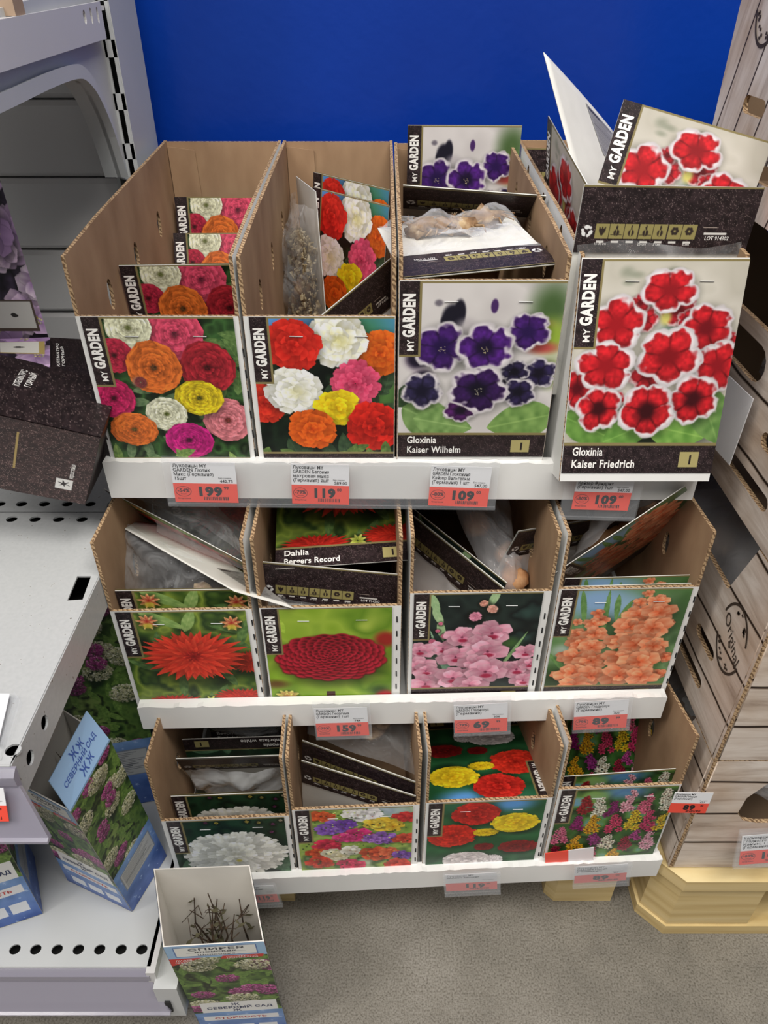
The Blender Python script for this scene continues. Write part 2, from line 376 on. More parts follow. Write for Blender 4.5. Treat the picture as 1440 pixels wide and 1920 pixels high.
def art_glox_red(W):
    a = Art(W); a.bg(['cdc7b8', 'c3bdae', 'd3cdc0', 'b6b0a0'], 3, 4)
    for i in range(16):
        g = np.random.default_rng(i); a.blob(.25 + g.random() * .35, .02 + g.random() * .22, .02 + .04 * g.random(), .02 + .03 * g.random(), '77806a', .9, .5)
    for i in range(10):
        g = np.random.default_rng(30 + i); a.blob(.15 + g.random() * .8, .5 + g.random() * .3, .05, .04, 'a9b08c', .9, .6)
    a.blob(.55, 1.0, .5, .16, '1a2414', .7); a.blob(.6, .4, .1, .06, '6f9080', .6, .7)
    a.leaf(.15, .98, .2, .11, .4, '35601f', '7fae4e', 1); a.leaf(.42, 1.0, .18, .10, -.4, '3d6f24', '84b652', 2); a.leaf(.72, 1.0, .20, .11, .2, '437a28', '96c45c', 3); a.leaf(.92, .9, .2, .13, 1.1, '3c6a2c', '86ae5c', 5)
    R, D = 'bd1a22', '7d0f18'
    for x, y, r in ((.42, .33, .08), (.38, .24, .06), (.62, .28, .1), (.68, .33, .06), (.48, .66, .1), (.96, .45, .06), (.3, .8, .06)): a.glox(x, y, r, 'b81c26', D, x * 9, .8, int(x * 99), rim='efc9c9')
    a.blob(.55, .32, .04, .05, 'd9cf6a', .7)
    a.glox(.05, .74, .11, R, '5b0a14', .2, 1, 21); a.glox(.55, .17, .155, R, '98141c', .3, .72, 1); a.glox(.25, .36, .155, R, 'a8141c', 1.0, .95, 2); a.glox(.81, .38, .145, R, '7a0e18', .6, .88, 3)
    a.glox(.92, .60, .13, R, '98121c', .1, 1, 6); a.glox(.60, .545, .185, 'c41c24', '8a1018', .2, .82, 5); a.glox(.215, .60, .165, R, 'a0141c', .9, .8, 7)
    a.glox(.80, .80, .145, R, '450a12', .5, .95, 8); a.glox(.20, .86, .13, R, '400a10', .7, .95, 9); a.glox(.51, .875, .16, R, '3d0a10', .2, .92, 10)
    a.brand(); return a
def art_dahlia_cactus(W):
    a = Art(W); a.bg(['1c2c16', '3e5c22', '8fa63c', '2c4420', '5f7d30'], 5, 5)
    for i in range(22):
        g = np.random.default_rng(i); a.leaf(g.random(), g.random() * 1.2, .15, .04, g.random() * 6, '274a24', '7fa457', i)
    a.leaf(.35, .10, .2, .05, .5, '4f7a34', 'a5c46c', 31); a.leaf(.55, .10, .13, .05, -1.2, '5d8a3a', 'b3cc78', 32)
    for x, y in ((.23, .11), (.88, .14)):
        a.ruffle(x, y, .085, 'eec27a', 'b03028', [(9, .2, .8, .25), (6, 0, .6, .25)], 3, pointed=.6); a.blob(x, y + .04, .05, .035, 'd6cf3c', .7, .8)
    P = [(30, .42, .60, .095), (28, .32, .58, .10), (24, .22, .52, .10), (20, .12, .46, .09), (16, .05, .36, .08), (10, 0, .22, .06)]
    a.ruffle(.98, .58, .18, 'ea3a22', 'b01c14', P, 8, ry=.8, pointed=1); a.ruffle(.3, 1.08, .28, 'd62c20', '8f140f', P, 9, ry=.5, pointed=1); a.ruffle(.88, 1.02, .26, 'e23420', 'a01812', P, 10, ry=.55, pointed=1)
    a.ruffle(.60, 1.05, .07, 'dfe070', '8f9a30', [(8, .1, .8, .3)], 4, pointed=.6)
    a.ruffle(.53, .50, .44, 'f04a30', 'c41f16', P, 7, ry=.72, pointed=1); a.blob(.53, .5, .06, .05, '9a1512', .7, .7)
    a.ruffle(.53, .50, .10, 'd83024', '8a1010', [(12, .2, .8, .2), (8, 0, .6, .2)], 17, ry=.8, pointed=.8, shadow=0)
    a.brand(); return a
def art_dahlia_ball(W):
    a = Art(W); a.bg(['4d7a16', '86ac24', 'a3c23a', '6b9420', 'b3c94a'], 2.2, 6, 1.9)
    a.leaf(.13, .18, .09, .04, 1.2, '8fc02a', 'c6e050', 1); a.blob(.12, .75, .12, .1, '9cc832', .5); a.blob(.95, .35, .1, .1, 'a8281f', .6); a.blob(.9, .95, .1, .08, '3b5a1a', .8)
    a.rect(.46, .95, .53, 1.2, '4a2620'); a.blob(.95, 1.02, .09, .08, 'b81c22', .6); a.blob(.05, .85, .12, .06, '6a2a1c', .8, .7)
    a.shadow(.51, .56, .45, .28, .5); a.blob(.51, .55, .44, .265, '7a0d18', .12); N = 170
    for k in range(N, -1, -1):
        d = (k / N) ** .62; an = k * 2.39996; x, y = .51 + .41 * d * np.cos(an), .53 + .245 * d * np.sin(an) + .02 * d * d; s_ = .016 + .040 * d
        rx, ry = s_ * (1 + .25 * abs(np.sin(an))), s_ * (.62 + .28 * abs(np.cos(an)))
        a.blob(x, y + .006, rx * 1.12, ry * 1.12, '5c0a12', .3, .8); a.blob(x, y, rx, ry, 'd3223a' if k % 3 else 'c01c30', .2)
        a.blob(x - .15 * rx * np.cos(an), y - .22 * ry, rx * .78, ry * .74, '7c101c', .6, .95); a.blob(x - .3 * rx * np.cos(an), y - .3 * ry, rx * .4, ry * .4, '4a0a12', .8, .7)
    a.ruffle(.13, 1.0, .10, 'dfe06c', 'a8683c', [(10, .2, .8, .3), (6, 0, .6, .3)], 4, ry=.8, pointed=.5)
    a.brand(); return a
def floret(a, x, y, r, hi, lo, throat, seed, ry=.8, edge=None):
    a.ruffle(x, y, r, hi, lo, [(5, .08, .95, .50), (4, .02, .62, .34)], seed, ry=ry, shadow=.25, edge=edge)
    if throat: a.blob(x + r * .05, y + r * .30, r * .30, r * .16, throat, .5, .9)
    g = np.random.default_rng(seed)
    a.blob(x, y + r * .05, r * .09, r * .09, '5c1030' if throat else 'b8401c', .7, .7)
def art_glad_pink(W):
    a = Art(W); a.bg(['1c2826', '26342f', '141c1c', '35524a'], 4, 7)
    a.blob(.78, .55, .12, .08, '4d7a36', .8, .8); a.blob(.2, .8, .12, .2, '56705a', .8, .6)
    for x, y, an in ((.17, .12, 1.3), (.2, .25, 1.2), (.23, .4, 1.4), (.62, .07, 1.9)): a.leaf(x, y, .12, .035, an, '7fae74', 'c2dca4', 3)
    a.leaf(.22, .68, .3, .014, 1.3, '6f9a78', '9cc09a', 1); a.leaf(.82, .66, .26, .016, -1.15, '6f9c5a', 'a5cc8a', 2); a.leaf(.1, .95, .16, .02, 1.1, '7fa86a', 'b5d49a', 2); a.leaf(.28, .8, .1, .04, 1.3, '5b8a6a', '8fb89a', 2)
    H, Lo, T = 'f3b4c6', 'dd7f9c', 'b01840'
    for x, y, r in ((.22, .32, .03), (.2, .40, .03), (.26, .46, .05), (.16, .52, .05)): a.ruffle(x, y, r, 'ee7f9c', 'c8456c', RUF[2:], int(x * 50))
    for i, (x, y, r) in enumerate(((.25, .60, .12), (.06, .62, .12), (.05, .80, .14), (.12, .86, .12), (.93, .66, .11), (.88, .86, .15), (.98, .8, .1), (.12, 1.02, .15), (.95, 1.0, .12))): floret(a, x, y, r, H, Lo, T, 30 + i)
    a.ruffle(.55, .11, .055, 'f2b098', 'd97c6c', RUF[2:], 1); a.ruffle(.62, .17, .07, 'f3b6a2', 'd9806c', RUF[2:], 2); a.ruffle(.49, .25, .08, 'f29cb4', 'd96a8c', RUF[2:], 4)
    for i, (x, y, r) in enumerate(((.40, .47, .15), (.64, .43, .17), (.55, .55, .13), (.36, .70, .15), (.62, .64, .17), (.52, .78, .14), (.35, .95, .17), (.62, .88, .19), (.5, 1.05, .15))): floret(a, x, y, r, H, Lo, T, 10 + i)
    a.brand(); return a
def art_glad_orange(W):
    a = Art(W); a.bg(['45703a', '5c8a4a', '7aa06a', '3a5c34'], 3.5, 8)
    a.blob(.3, .12, .35, .2, '8db3dc', .8); a.blob(.55, .2, .2, .15, '9cc0e0', .8, .8); a.blob(.9, .3, .2, .3, '3a5a34', .8, .8); a.blob(.1, .65, .12, .08, 'c9d4d0', .8, .7); a.blob(.1, 1.0, .25, .2, '2a4420', .8)
    for x, y, L, an in ((.2, .2, .2, 1.4), (.38, .35, .35, 1.55), (.46, .2, .15, 1.5), (.52, .25, .15, 1.9), (.67, .08, .12, 2.0), (.12, .85, .25, .9), (.2, .92, .25, .8), (.9, .8, .2, -.9)): a.leaf(x, y, L, .025, an, '3f6f34', '83b063', 3)
    H, Lo = 'f9a87c', 'e5663a'
    for i, (x, y, r) in enumerate(((.32, .25, .06), (.36, .32, .07), (.9, .36, .05), (.12, .72, .08), (.14, .95, .1), (.95, .75, .08), (.93, .95, .08))): floret(a, x, y, r, 'f39a70', 'd95a34', None, 60 + i)
    for i, (x, y, r) in enumerate(((.17, .34, .05), (.30, .36, .08), (.2, .48, .1), (.33, .47, .11), (.22, .58, .11), (.33, .62, .12), (.20, .74, .13), (.35, .78, .14), (.22, .92, .15), (.38, .96, .15), (.25, 1.08, .15))): floret(a, x, y, r, H, Lo, None, 20 + i)
    for i, (x, y, r) in enumerate(((.67, .05, .05), (.63, .14, .07), (.76, .13, .09), (.64, .27, .13), (.80, .25, .13), (.60, .40, .14), (.78, .42, .16), (.55, .56, .13), (.68, .60, .16), (.83, .62, .13), (.58, .76, .15), (.75, .80, .17), (.62, .96, .17), (.80, .98, .15))): floret(a, x, y, r, H, Lo, None, 40 + i)
    a.brand(); return a
def art_white_fimbriata(W):
    a = Art(W); a.bg(['16301f', '1f4228', '0f2015', '35603a'], 5, 9)
    for x, y, c in ((.33, .04, '6a2450'), (.42, .05, 'd8cc30'), (.68, .05, 'e0d23a'), (.78, .07, 'b8b44a'), (.9, .1, '7a3468'), (.88, .22, '7a3468'), (.85, .35, '8a4a7c'), (.97, .05, 'd8d2a8')): a.ruffle(x, y, .04, c, '402030', RUF[3:], int(x * 90))
    for i in range(12):
        g = np.random.default_rng(i); a.leaf(g.random(), .6 + g.random() * .6, .14, .06, g.random() * 6, '1f4a30', '6f9a70', i)
    P = [(34, .55, .46, .13), (32, .44, .44, .13), (28, .32, .42, .13), (22, .20, .38, .12), (15, .10, .30, .11), (9, 0, .2, .08)]
    a.ruffle(.53, .55, .46, 'f4f3ea', 'c9c7b4', P, 3, ry=.80, pointed=.2, jag=.25); a.blob(.55, .66, .03, .025, 'c9b848', .7)
    a.brand(); return a
def art_freesia(W):
    a = Art(W); a.bg(['3c5c24', '86a83c', 'a9c25a', '4d6a34', 'c2ccaa'], 6, 10)
    a.blob(.8, .06, .3, .12, 'b4c4dc', .8, .8)
    for x, y, L, an in ((.4, .3, .3, .4), (.7, .2, .3, -.3), (.3, .7, .3, .2), (.8, .6, .3, .9)): a.leaf(x, y, L, .02, an, '5a8a34', 'a9c86c', 1)
    B = [(.22, .10, .11, 'f06a30', 'b83414'), (.58, .10, .15, 'faf6f2', 'd4ccd0'), (.48, .08, .1, 'fbf8f4', 'd8d0c8'), (.33, .27, .14, '9a6ad0', '5c2c9c'), (.25, .32, .10, 'a674d8', '6a34a8'), (.43, .23, .09, '8a50c0', '54289a'), (.76, .27, .15, 'fbd63c', 'd8a010'), (.66, .25, .1, 'fbe050', 'd8a818'), (.94, .16, .11, 'ee3c34', 'a81420'), (.52, .42, .15, 'ee2f84', 'a80f50'), (.40, .45, .1, 'f04a94', 'b81458'), (.75, .48, .13, 'a670d0', '6a349c'), (.64, .48, .09, 'b880d8', '7038a0'), (.94, .50, .11, 'f0583c', 'b02818'), (.24, .56, .13, 'ee2f54', 'a81030'), (.15, .68, .1, 'f4602c', 'b83010'), (.30, .72, .13, 'fbf2d8', 'd0c48c'), (.45, .66, .1, 'faf6ea', 'd4ccb0'), (.68, .74, .15, 'f06434', 'b02c14'), (.80, .72, .1, 'f07a4c', 'b83c1c'), (.17, .84, .13, 'f04a2c', 'a81c10'), (.45, .90, .12, 'ee3f6c', 'a81438'), (.92, .78, .1, '8f5cc0', '54288c'), (.88, .92, .12, 'e84c34', 'a81c14')]
    for i, (x, y, r, h, l) in enumerate(B):
        floret(a, x, y * .98, r, h, l, None, i, ry=.8); floret(a, x + r * .5, y * .98 + r * .2, r * .6, h, l, None, 100 + i, ry=.9)
    a.dots(.5, .5, .5, .5, ['3d5a1c', 'c8d86a', '2c4418'], 140, 4, .012)
    a.brand(); return a
def art_fimbriata_mix(W):
    a = Art(W); a.bg(['1f5a30', '2f7040', '194a2a', '3f8050'], 3, 11)
    a.blob(.72, .05, .22, .12, '5a9ce0', .8); a.blob(.3, .05, .3, .15, '2a6a48', .8)
    P = [(22, .5, .5, .22), (20, .38, .48, .22), (16, .25, .42, .2), (11, .12, .34, .18), (6, 0, .24, .13)]
    a.ruffle(.83, .72, .18, '9a1c1c', '5c0c10', P, 5, ry=.6, jag=.2); a.ruffle(.52, .70, .09, '8a1a1a', '5a0c10', P, 6, ry=.7, jag=.2)
    a.ruffle(.42, .18, .21, 'd42a20', '96120f', P, 1, ry=.85, jag=.2); a.ruffle(.22, .50, .22, 'e6321f', 'a81810', P, 2, ry=.85, jag=.2)
    a.ruffle(.52, .47, .11, 'fcd81c', 'd09a0a', P, 4, ry=.6, jag=.2); a.ruffle(.77, .34, .21, 'fddc20', 'd8a20c', P, 3, ry=.75, jag=.2)
    a.ruffle(.38, .90, .22, 'f2efee', 'b8b0b4', P, 7, ry=.65, jag=.2); a.ruffle(.62, .93, .09, 'f0ecec', 'c0b8bc', P, 8, jag=.2)
    a.brand(); return a
def art_ixia(W):
    a = Art(W); a.bg(['24481c', '3f7030', '1a3014', '5a8f3c', '6aa0b8'], 5, 12)
    a.blob(.55, .06, .25, .12, '5c90d0', .8, .8); a.blob(.3, .12, .15, .12, '8fb04c', .7, .7)
    S = [(.24, .2, .24, 'b81c28', '7a0c14'), (.36, .24, .26, 'f3f0e2', 'c8c4a4'), (.48, .28, .2, '9c1c78', '6a0c50'), (.62, .16, .3, 'f2bcc6', 'd0788c'), (.78, .22, .26, 'ee7a94', 'c03c64'), (.93, .16, .3, 'f4f2e6', 'ccc8a8'), (.2, .48, .2, 'a82080', '701050'), (.36, .5, .26, 'f4c020', 'c88410'), (.55, .5, .26, 'e84c78', 'b02048'), (.70, .46, .28, 'f6dc30', 'd0a010'), (.84, .48, .3, 'e8487c', 'b01c50'), (.98, .5, .24, 'f6d834', 'd0a010'), (.08, .66, .24, 'ee86a0', 'c04470'), (.24, .80, .22, 'f4bc20', 'c48410'), (.4, .76, .18, 'b03c94', '781c64'), (.53, .80, .2, 'f4f2e4', 'ccc8a8'), (.7, .84, .2, 'b82848', '80102c'), (.9, .8, .26, 'f4c0cc', 'd0809c'), (.78, .72, .14, 'c8509c', '8c2468'), (.06, .95, .2, 'a81c44', '700c28'), (.4, 1.0, .2, 'e85c84', 'b02850'), (.6, 1.02, .16, 'f4c028', 'c88c10')]
    k = 0
    for x, y, h, hi, lo in S:
        g = np.random.default_rng(int(x * 100 + y * 1000)); n = int(h * 60)
        for i in range(n):
            f = i / n; wd = .068 * (.35 + .65 * f)
            xx = x + (g.random() - .5) * 2 * wd; yy = y + (f - .35) * h; k += 1
            a.ruffle(xx, yy, .042 * (.6 + .4 * f), hi, lo, [(6, .12, .9, .34)], k, pointed=.4, shadow=.3)
            a.blob(xx, yy, .009, .009, '4a1418', .5, .8)
    a.brand(); return a

def art_header(W=300):
    """dark soil flap with recycling mark and a row of gold pictograms"""
    a = Art(W, .36); a.soil(0, 0, 1, .4, 8, '352a2c', .12); a.rect(0, 0, 1, .012, '8d7f52')
    cx, cy = .06, .245
    for k in range(3):
        an = -1.57 + k * 2.094; x, y = cx + .022 * np.cos(an), cy + .022 * np.sin(an)
        a.leaf(x, y, .020, .011, an + 1.57, 'f2f0ee', 'f8f8f6', 1); a.blob(cx + .026 * np.cos(an + .75), cy + .026 * np.sin(an + .75), .009, .009, 'f6f4f2', .3)
    for i in range(7):
        x = .107 + i * .083; a.rect(x, .205, x + .078, .283, 'a3975c'); c = '3a2f2a'
        if i in (5, 6):
            for k in range(6): a.blob(x + .039 + .015 * np.cos(k * 1.047), .24 + .015 * np.sin(k * 1.047), .010, .010, c, .3)
        elif i == 0:
            for k in (-.7, 0, .7): a.leaf(x + .039 + k * .014, .245, .028, .007, 1.57 + k * .5, c, c)
        else:
            a.blob(x + .039, .252, .018, .020, c, .3); a.leaf(x + .039, .225, .018, .005, 1.57, c, c); a.rect(x + .036, .235, x + .041, .27, 'a3975c')
            if i % 2: a.rect(x + .005, .262, x + .073, .265, c)
        a.rect(x + .018, .298, x + .060, .306, 'e8e4de')
    a.rect(.72, .215, .80, .220, 'b8a59a'); a.rect(.73, .245, .86, .258, 'e8e4de'); return a
def art_back_text(W=90):
    a = Art(W, .9); a.fill('a9a6a2')
    for i in range(22):
        y = .05 + i * .038; g = np.random.default_rng(i); a.rect(.06, y, .5 + .44 * g.random(), y + .012, '55524f')
    a.rect(.05, .03, .4, .1, '4a4745'); return a
def art_clematis(W, asp=2.0, dense=True):
    a = Art(W, asp); a.bg(['2a2030', '4a3a54', '1c1620', '5c4a68'], 4, 21)
    g = np.random.default_rng(5)
    for i in range(int(13 * asp)):
        x, y = g.random() * 1.1 - .05, g.random() * asp; r = .22 + .12 * g.random()
        hi = ['e6c8e2', 'd6b4d8', 'b892c4', 'ecd6e8'][i % 4]
        a.ruffle(x, y, r, hi, 'a07cae', [(5, .06, .95, .50), (4, .03, .8, .4)], i, ry=.85, shadow=.4)
        a.dots(x, y, r * .22, r * .2, ['e8dca0', 'c8b050', 'f0ead0'], 26, i, .014)
    return a
def art_greens(W, asp=.5):
    a = Art(W, asp); a.bg(['2c3a24', '6d7c58', 'b5bda0', '3c4a30'], 12, 22)
    for i in range(60):
        g = np.random.default_rng(i); a.leaf(g.random(), g.random() * asp, .07, .02, g.random() * 6, '3a4a30', 'aeb895', i)
    return a
def art_spirea(W, asp, seed=0):
    a = Art(W, asp); a.bg(['1f3016', '3c5a24', '5d7c34', '18240f', '7f9a4a'], 6, 30 + seed)
    g = np.random.default_rng(seed)
    for i in range(int(30 * asp)): a.leaf(g.random(), g.random() * asp, .12, .045, g.random() * 6, '34561f', '86a84c', i)
    spots = [(g.random(), g.random() * asp) for i in range(int(9 * asp) + 2)]
    for i, (x, y) in enumerate(spots):
        cr = i % 2 == 0; cols = ['e6e2bc', 'd6d2a0', 'f0ecd0', 'b8b884'] if cr else ['c8509c', 'a83480', 'e080b8', '8c2868']
        rx, ry = (.19, .14) if cr else (.13, .10)
        a.blob(x + .01, y + .04, rx, ry, '15200c', .5, .6); a.dots(x, y, rx, ry, cols, 420 if cr else 260, i + seed * 50, .014)
    return a
def art_snow(W, asp):
    a = Art(W, asp); t = (a.Y / asp)[..., None]; n = fbm(a.X, a.Y, 5, 40)[..., None]
    a.a[:] = rgb('7fa6dc') * (1 - t) + rgb('3c5cae') * t + (n - .5) * .25
    g = np.random.default_rng(3)
    for i in range(26):
        x, y, r = g.random(), g.random() * asp, .01 + .03 * g.random()
        for k in range(3): a.leaf(x, y, r, r * .14, k * 1.047 + .3, '9ab8ea', 'b8d0f4')
    return a
# ---------------------------------------------------------------- materials
def mat(name, col=(.8, .8, .8), rough=.5, metal=0, spec=.5):
    m = bpy.data.materials.new(name); m.use_nodes = True; b = m.node_tree.nodes['Principled BSDF']
    b.inputs['Base Color'].default_value = (*[float(x) for x in lin(np.array(col))], 1); b.inputs['Roughness'].default_value = rough
    b.inputs['Metallic'].default_value = metal; b.inputs['Specular IOR Level'].default_value = spec; return m
def nd(m, t, **k):
    n = m.node_tree.nodes.new(t)
    for a, b in k.items():
        if hasattr(n, a): setattr(n, a, b)
        else: n.inputs[a.replace('_', ' ')].default_value = b
    return n
def lk(m, a, b): m.node_tree.links.new(a, b)
def bs(m): return m.node_tree.nodes['Principled BSDF']
def ramp(m, fac, stops):
    r = nd(m, 'ShaderNodeValToRGB'); e = r.color_ramp.elements
    while len(e) < len(stops): e.new(.5)
    for el, (p, c) in zip(e, stops): el.position = p; el.color = (*[float(x) for x in lin(rgb(c))], 1)
    lk(m, fac, r.inputs[0]); return r
def mapped(m, scale, coord='Object'):
    t = nd(m, 'ShaderNodeTexCoord'); p = nd(m, 'ShaderNodeMapping'); p.inputs['Scale'].default_value = scale; lk(m, t.outputs[coord], p.inputs[0]); return p.outputs[0]
def noisy(name, stops, scale=(40, 40, 40), rough=.6, detail=4, bump=0., coord='Object', spec=.4):
    m = mat(name, rough=rough, spec=spec); n = nd(m, 'ShaderNodeTexNoise'); n.inputs['Scale'].default_value = 1; n.inputs['Detail'].default_value = detail
    lk(m, mapped(m, scale, coord), n.inputs['Vector']); r = ramp(m, n.outputs[0], stops); lk(m, r.outputs[0], bs(m).inputs['Base Color'])
    if bump:
        b = nd(m, 'ShaderNodeBump'); b.inputs['Strength'].default_value = bump; b.inputs['Distance'].default_value = .002; lk(m, n.outputs[0], b.inputs['Height']); lk(m, b.outputs[0], bs(m).inputs['Normal'])
    return m
def print_mat():
    m = mat('printed_card', rough=.38, spec=.35); a = nd(m, 'ShaderNodeAttribute', attribute_name='Col'); lk(m, a.outputs[0], bs(m).inputs['Base Color']); return m
def flute_mat():
    m = mat('cut_corrugated_edge', rough=.8, spec=.2); w = nd(m, 'ShaderNodeTexWave'); w.bands_direction = 'DIAGONAL'; w.inputs['Scale'].default_value = 110; w.inputs['Distortion'].default_value = 5; w.inputs['Detail'].default_value = 1; w.inputs['Detail Scale'].default_value = 3
    lk(m, mapped(m, (1, 1, 1)), w.inputs['Vector']); r = ramp(m, w.outputs[1], [(.15, '6f5740'), (.4, 'a08364'), (.8, 'b89b78')]); lk(m, r.outputs[0], bs(m).inputs['Base Color']); return m
def soil_mat():
    m = mat('dark_soil_print', rough=.45, spec=.35); n = nd(m, 'ShaderNodeTexNoise'); n.inputs['Scale'].default_value = 900; n.inputs['Detail'].default_value = 2; lk(m, mapped(m, (1, 1, 1)), n.inputs['Vector'])
    r = ramp(m, n.outputs[0], [(.3, '261d1e'), (.58, '352a2b'), (.68, '5a4a48'), (.76, '9a8a84')]); lk(m, r.outputs[0], bs(m).inputs['Base Color']); return m
def clear_mat(name, tint, alpha, rough=.12, milky=0., bump=0.6, bscale=22, edge=.5):
    """thin clear film: mostly see-through, glossy creases, more solid at grazing angles"""
    m = bpy.data.materials.new(name); m.use_nodes = True; nt = m.node_tree; out = nt.nodes['Material Output']; p = bs(m)
    p.inputs['Base Color'].default_value = (*tint, 1); p.inputs['Roughness'].default_value = rough; p.inputs['Specular IOR Level'].default_value = .8
    tr = nd(m, 'ShaderNodeBsdfTransparent'); mx = nd(m, 'ShaderNodeMixShader'); lw = nd(m, 'ShaderNodeLayerWeight'); lw.inputs['Blend'].default_value = .35
    ma = nd(m, 'ShaderNodeMath', operation='MULTIPLY_ADD'); ma.inputs[1].default_value = edge; ma.inputs[2].default_value = alpha; ma.use_clamp = True
    n = nd(m, 'ShaderNodeTexNoise'); n.inputs['Scale'].default_value = bscale; n.inputs['Detail'].default_value = 2; n.inputs['Distortion'].default_value = 1.2; lk(m, mapped(m, (1, 1, 1)), n.inputs['Vector'])
    b = nd(m, 'ShaderNodeBump'); b.inputs['Strength'].default_value = bump; b.inputs['Distance'].default_value = .012; lk(m, n.outputs[0], b.inputs['Height']); lk(m, b.outputs[0], p.inputs['Normal']); lk(m, b.outputs[0], lw.inputs['Normal'])
    lk(m, lw.outputs['Facing'], ma.inputs[0]); lk(m, ma.outputs[0], mx.inputs[0]); lk(m, tr.outputs[0], mx.inputs[1]); lk(m, p.outputs[0], mx.inputs[2]); lk(m, mx.outputs[0], out.inputs[0]); return m
def plank_mat(name='wood_print_card', w=.062, rot=0):
    m = mat(name, rough=.6, spec=.3); uv0 = nd(m, 'ShaderNodeUVMap'); uv = nd(m, 'ShaderNodeMapping'); uv.inputs['Rotation'].default_value = (0, 0, rot); lk(m, uv0.outputs[0], uv.inputs[0]); sp = nd(m, 'ShaderNodeSeparateXYZ'); lk(m, uv.outputs[0], sp.inputs[0])
    mp = nd(m, 'ShaderNodeMapping'); mp.inputs['Scale'].default_value = (7, 60, 1); lk(m, uv.outputs[0], mp.inputs[0])
    n = nd(m, 'ShaderNodeTexNoise'); n.inputs['Scale'].default_value = 1; n.inputs['Detail'].default_value = 6; n.inputs['Roughness'].default_value = .65; n.inputs['Distortion'].default_value = .6; lk(m, mp.outputs[0], n.inputs['Vector'])
    r = ramp(m, n.outputs[0], [(.28, '9c8c80'), (.42, 'c6b8ac'), (.58, 'dacfc5'), (.75, 'e6ddd4')])
    n2 = nd(m, 'ShaderNodeTexNoise'); n2.inputs['Scale'].default_value = 9; n2.inputs['Detail'].default_value = 3; lk(m, uv.outputs[0], n2.inputs['Vector']); r2 = ramp(m, n2.outputs[0], [(.40, 'ffffff'), (.62, 'e0d0bf'), (.72, 'b59a80')])
    m2 = nd(m, 'ShaderNodeMix', data_type='RGBA', blend_type='MULTIPLY'); m2.inputs[0].default_value = .8; lk(m, r.outputs[0], m2.inputs[6]); lk(m, r2.outputs[0], m2.inputs[7])
    wv = nd(m, 'ShaderNodeTexNoise'); wv.inputs['Scale'].default_value = 6; lk(m, uv.outputs[0], wv.inputs['Vector'])
    ad = nd(m, 'ShaderNodeMath', operation='MULTIPLY_ADD'); ad.inputs[1].default_value = .012; lk(m, wv.outputs[0], ad.inputs[0]); lk(m, sp.outputs[1], ad.inputs[2])
    dv = nd(m, 'ShaderNodeMath', operation='DIVIDE'); dv.inputs[1].default_value = w; lk(m, ad.outputs[0], dv.inputs[0])
    fr = nd(m, 'ShaderNodeMath', operation='FRACT'); lk(m, dv.outputs[0], fr.inputs[0])
    ln = ramp(m, fr.outputs[0], [(0, '2b2019'), (.035, '3a2c22'), (.06, 'ffffff'), (.97, 'ffffff'), (1, '8a7868')])
    m3 = nd(m, 'ShaderNodeMix', data_type='RGBA', blend_type='MULTIPLY'); m3.inputs[0].default_value = 1; lk(m, m2.outputs[2], m3.inputs[6]); lk(m, ln.outputs[0], m3.inputs[7])
    vo = nd(m, 'ShaderNodeTexVoronoi'); vo.inputs['Scale'].default_value = 1; mp2 = nd(m, 'ShaderNodeMapping'); mp2.inputs['Scale'].default_value = (11, 20, 1); lk(m, uv.outputs[0], mp2.inputs[0]); lk(m, mp2.outputs[0], vo.inputs['Vector'])
    kn = ramp(m, vo.outputs['Distance'], [(0, '3a2c22'), (.05, '5a4838'), (.085, 'ffffff')])
    m4 = nd(m, 'ShaderNodeMix', data_type='RGBA', blend_type='MULTIPLY'); m4.inputs[0].default_value = 1; lk(m, m3.outputs[2], m4.inputs[6]); lk(m, kn.outputs[0], m4.inputs[7]); lk(m, m4.outputs[2], bs(m).inputs['Base Color']); return m

M_PRINT = print_mat(); M_FLUTE = flute_mat(); M_SOIL = soil_mat()
M_KRAFT = noisy('brown_kraft', [(.3, '97795c'), (.5, 'a38466'), (.7, 'ad8f6f')], (34, 26, 14), .8)
M_WHITE = noisy('white_board', [(.3, 'dfdedb'), (.7, 'ecebe8')], (8, 8, 8), .55)
M_CARD = noisy('uncoated_card', [(.3, 'd9d7d0'), (.7, 'e3e1da')], (25, 25, 25), .7)
M_DASH = mat('perforation', (.10, .10, .11), .8)
M_METAL = noisy('grey_enamel', [(.3, 'b4b6b6'), (.7, 'c2c3c3')], (5, 5, 5), .35, spec=.5)
M_PANEL = noisy('back_enamel', [(.3, 'cbc9c8'), (.7, 'd6d4d3')], (3, 3, 3), .32, spec=.5)
M_BLACK = mat('black', (.02, .02, .02), .6); M_INK = mat('black_ink', (.10, .09, .10), .6); M_PAPER = mat('tag_paper', (.90, .90, .91), .55)
M_RED = mat('tag_red', (.93, .31, .24), .5); M_REDDARK = mat('tag_brown_ink', (.36, .10, .09), .6)
M_CLEAR = clear_mat('clear_film', (.86, .87, .88), .07, .06, bump=1.0, bscale=24, edge=.42); M_MILKY = clear_mat('milky_film', (.80, .78, .79), .30, .22, bump=.6, bscale=18); M_WHITEBAG = clear_mat('white_film', (.80, .81, .82), .50, .14, bump=.8, bscale=20)
M_ACRYL = clear_mat('tag_holder_plastic', (.80, .83, .87), .03, .08, bump=.08, bscale=4, edge=.16)
M_RAIL = clear_mat('price_rail_plastic', (.38, .36, .44), .5, .15, bump=.08, bscale=4)
M_TUBER = noisy('tuber_skin', [(.3, '5c4330'), (.5, '8c6c4c'), (.7, 'c0a884')], (70, 70, 70), .85, bump=.6)
M_BULB = noisy('bulb_skin', [(.3, 'a06a40'), (.55, 'd09a6c'), (.75, 'e8c8a0')], (45, 45, 20), .6)
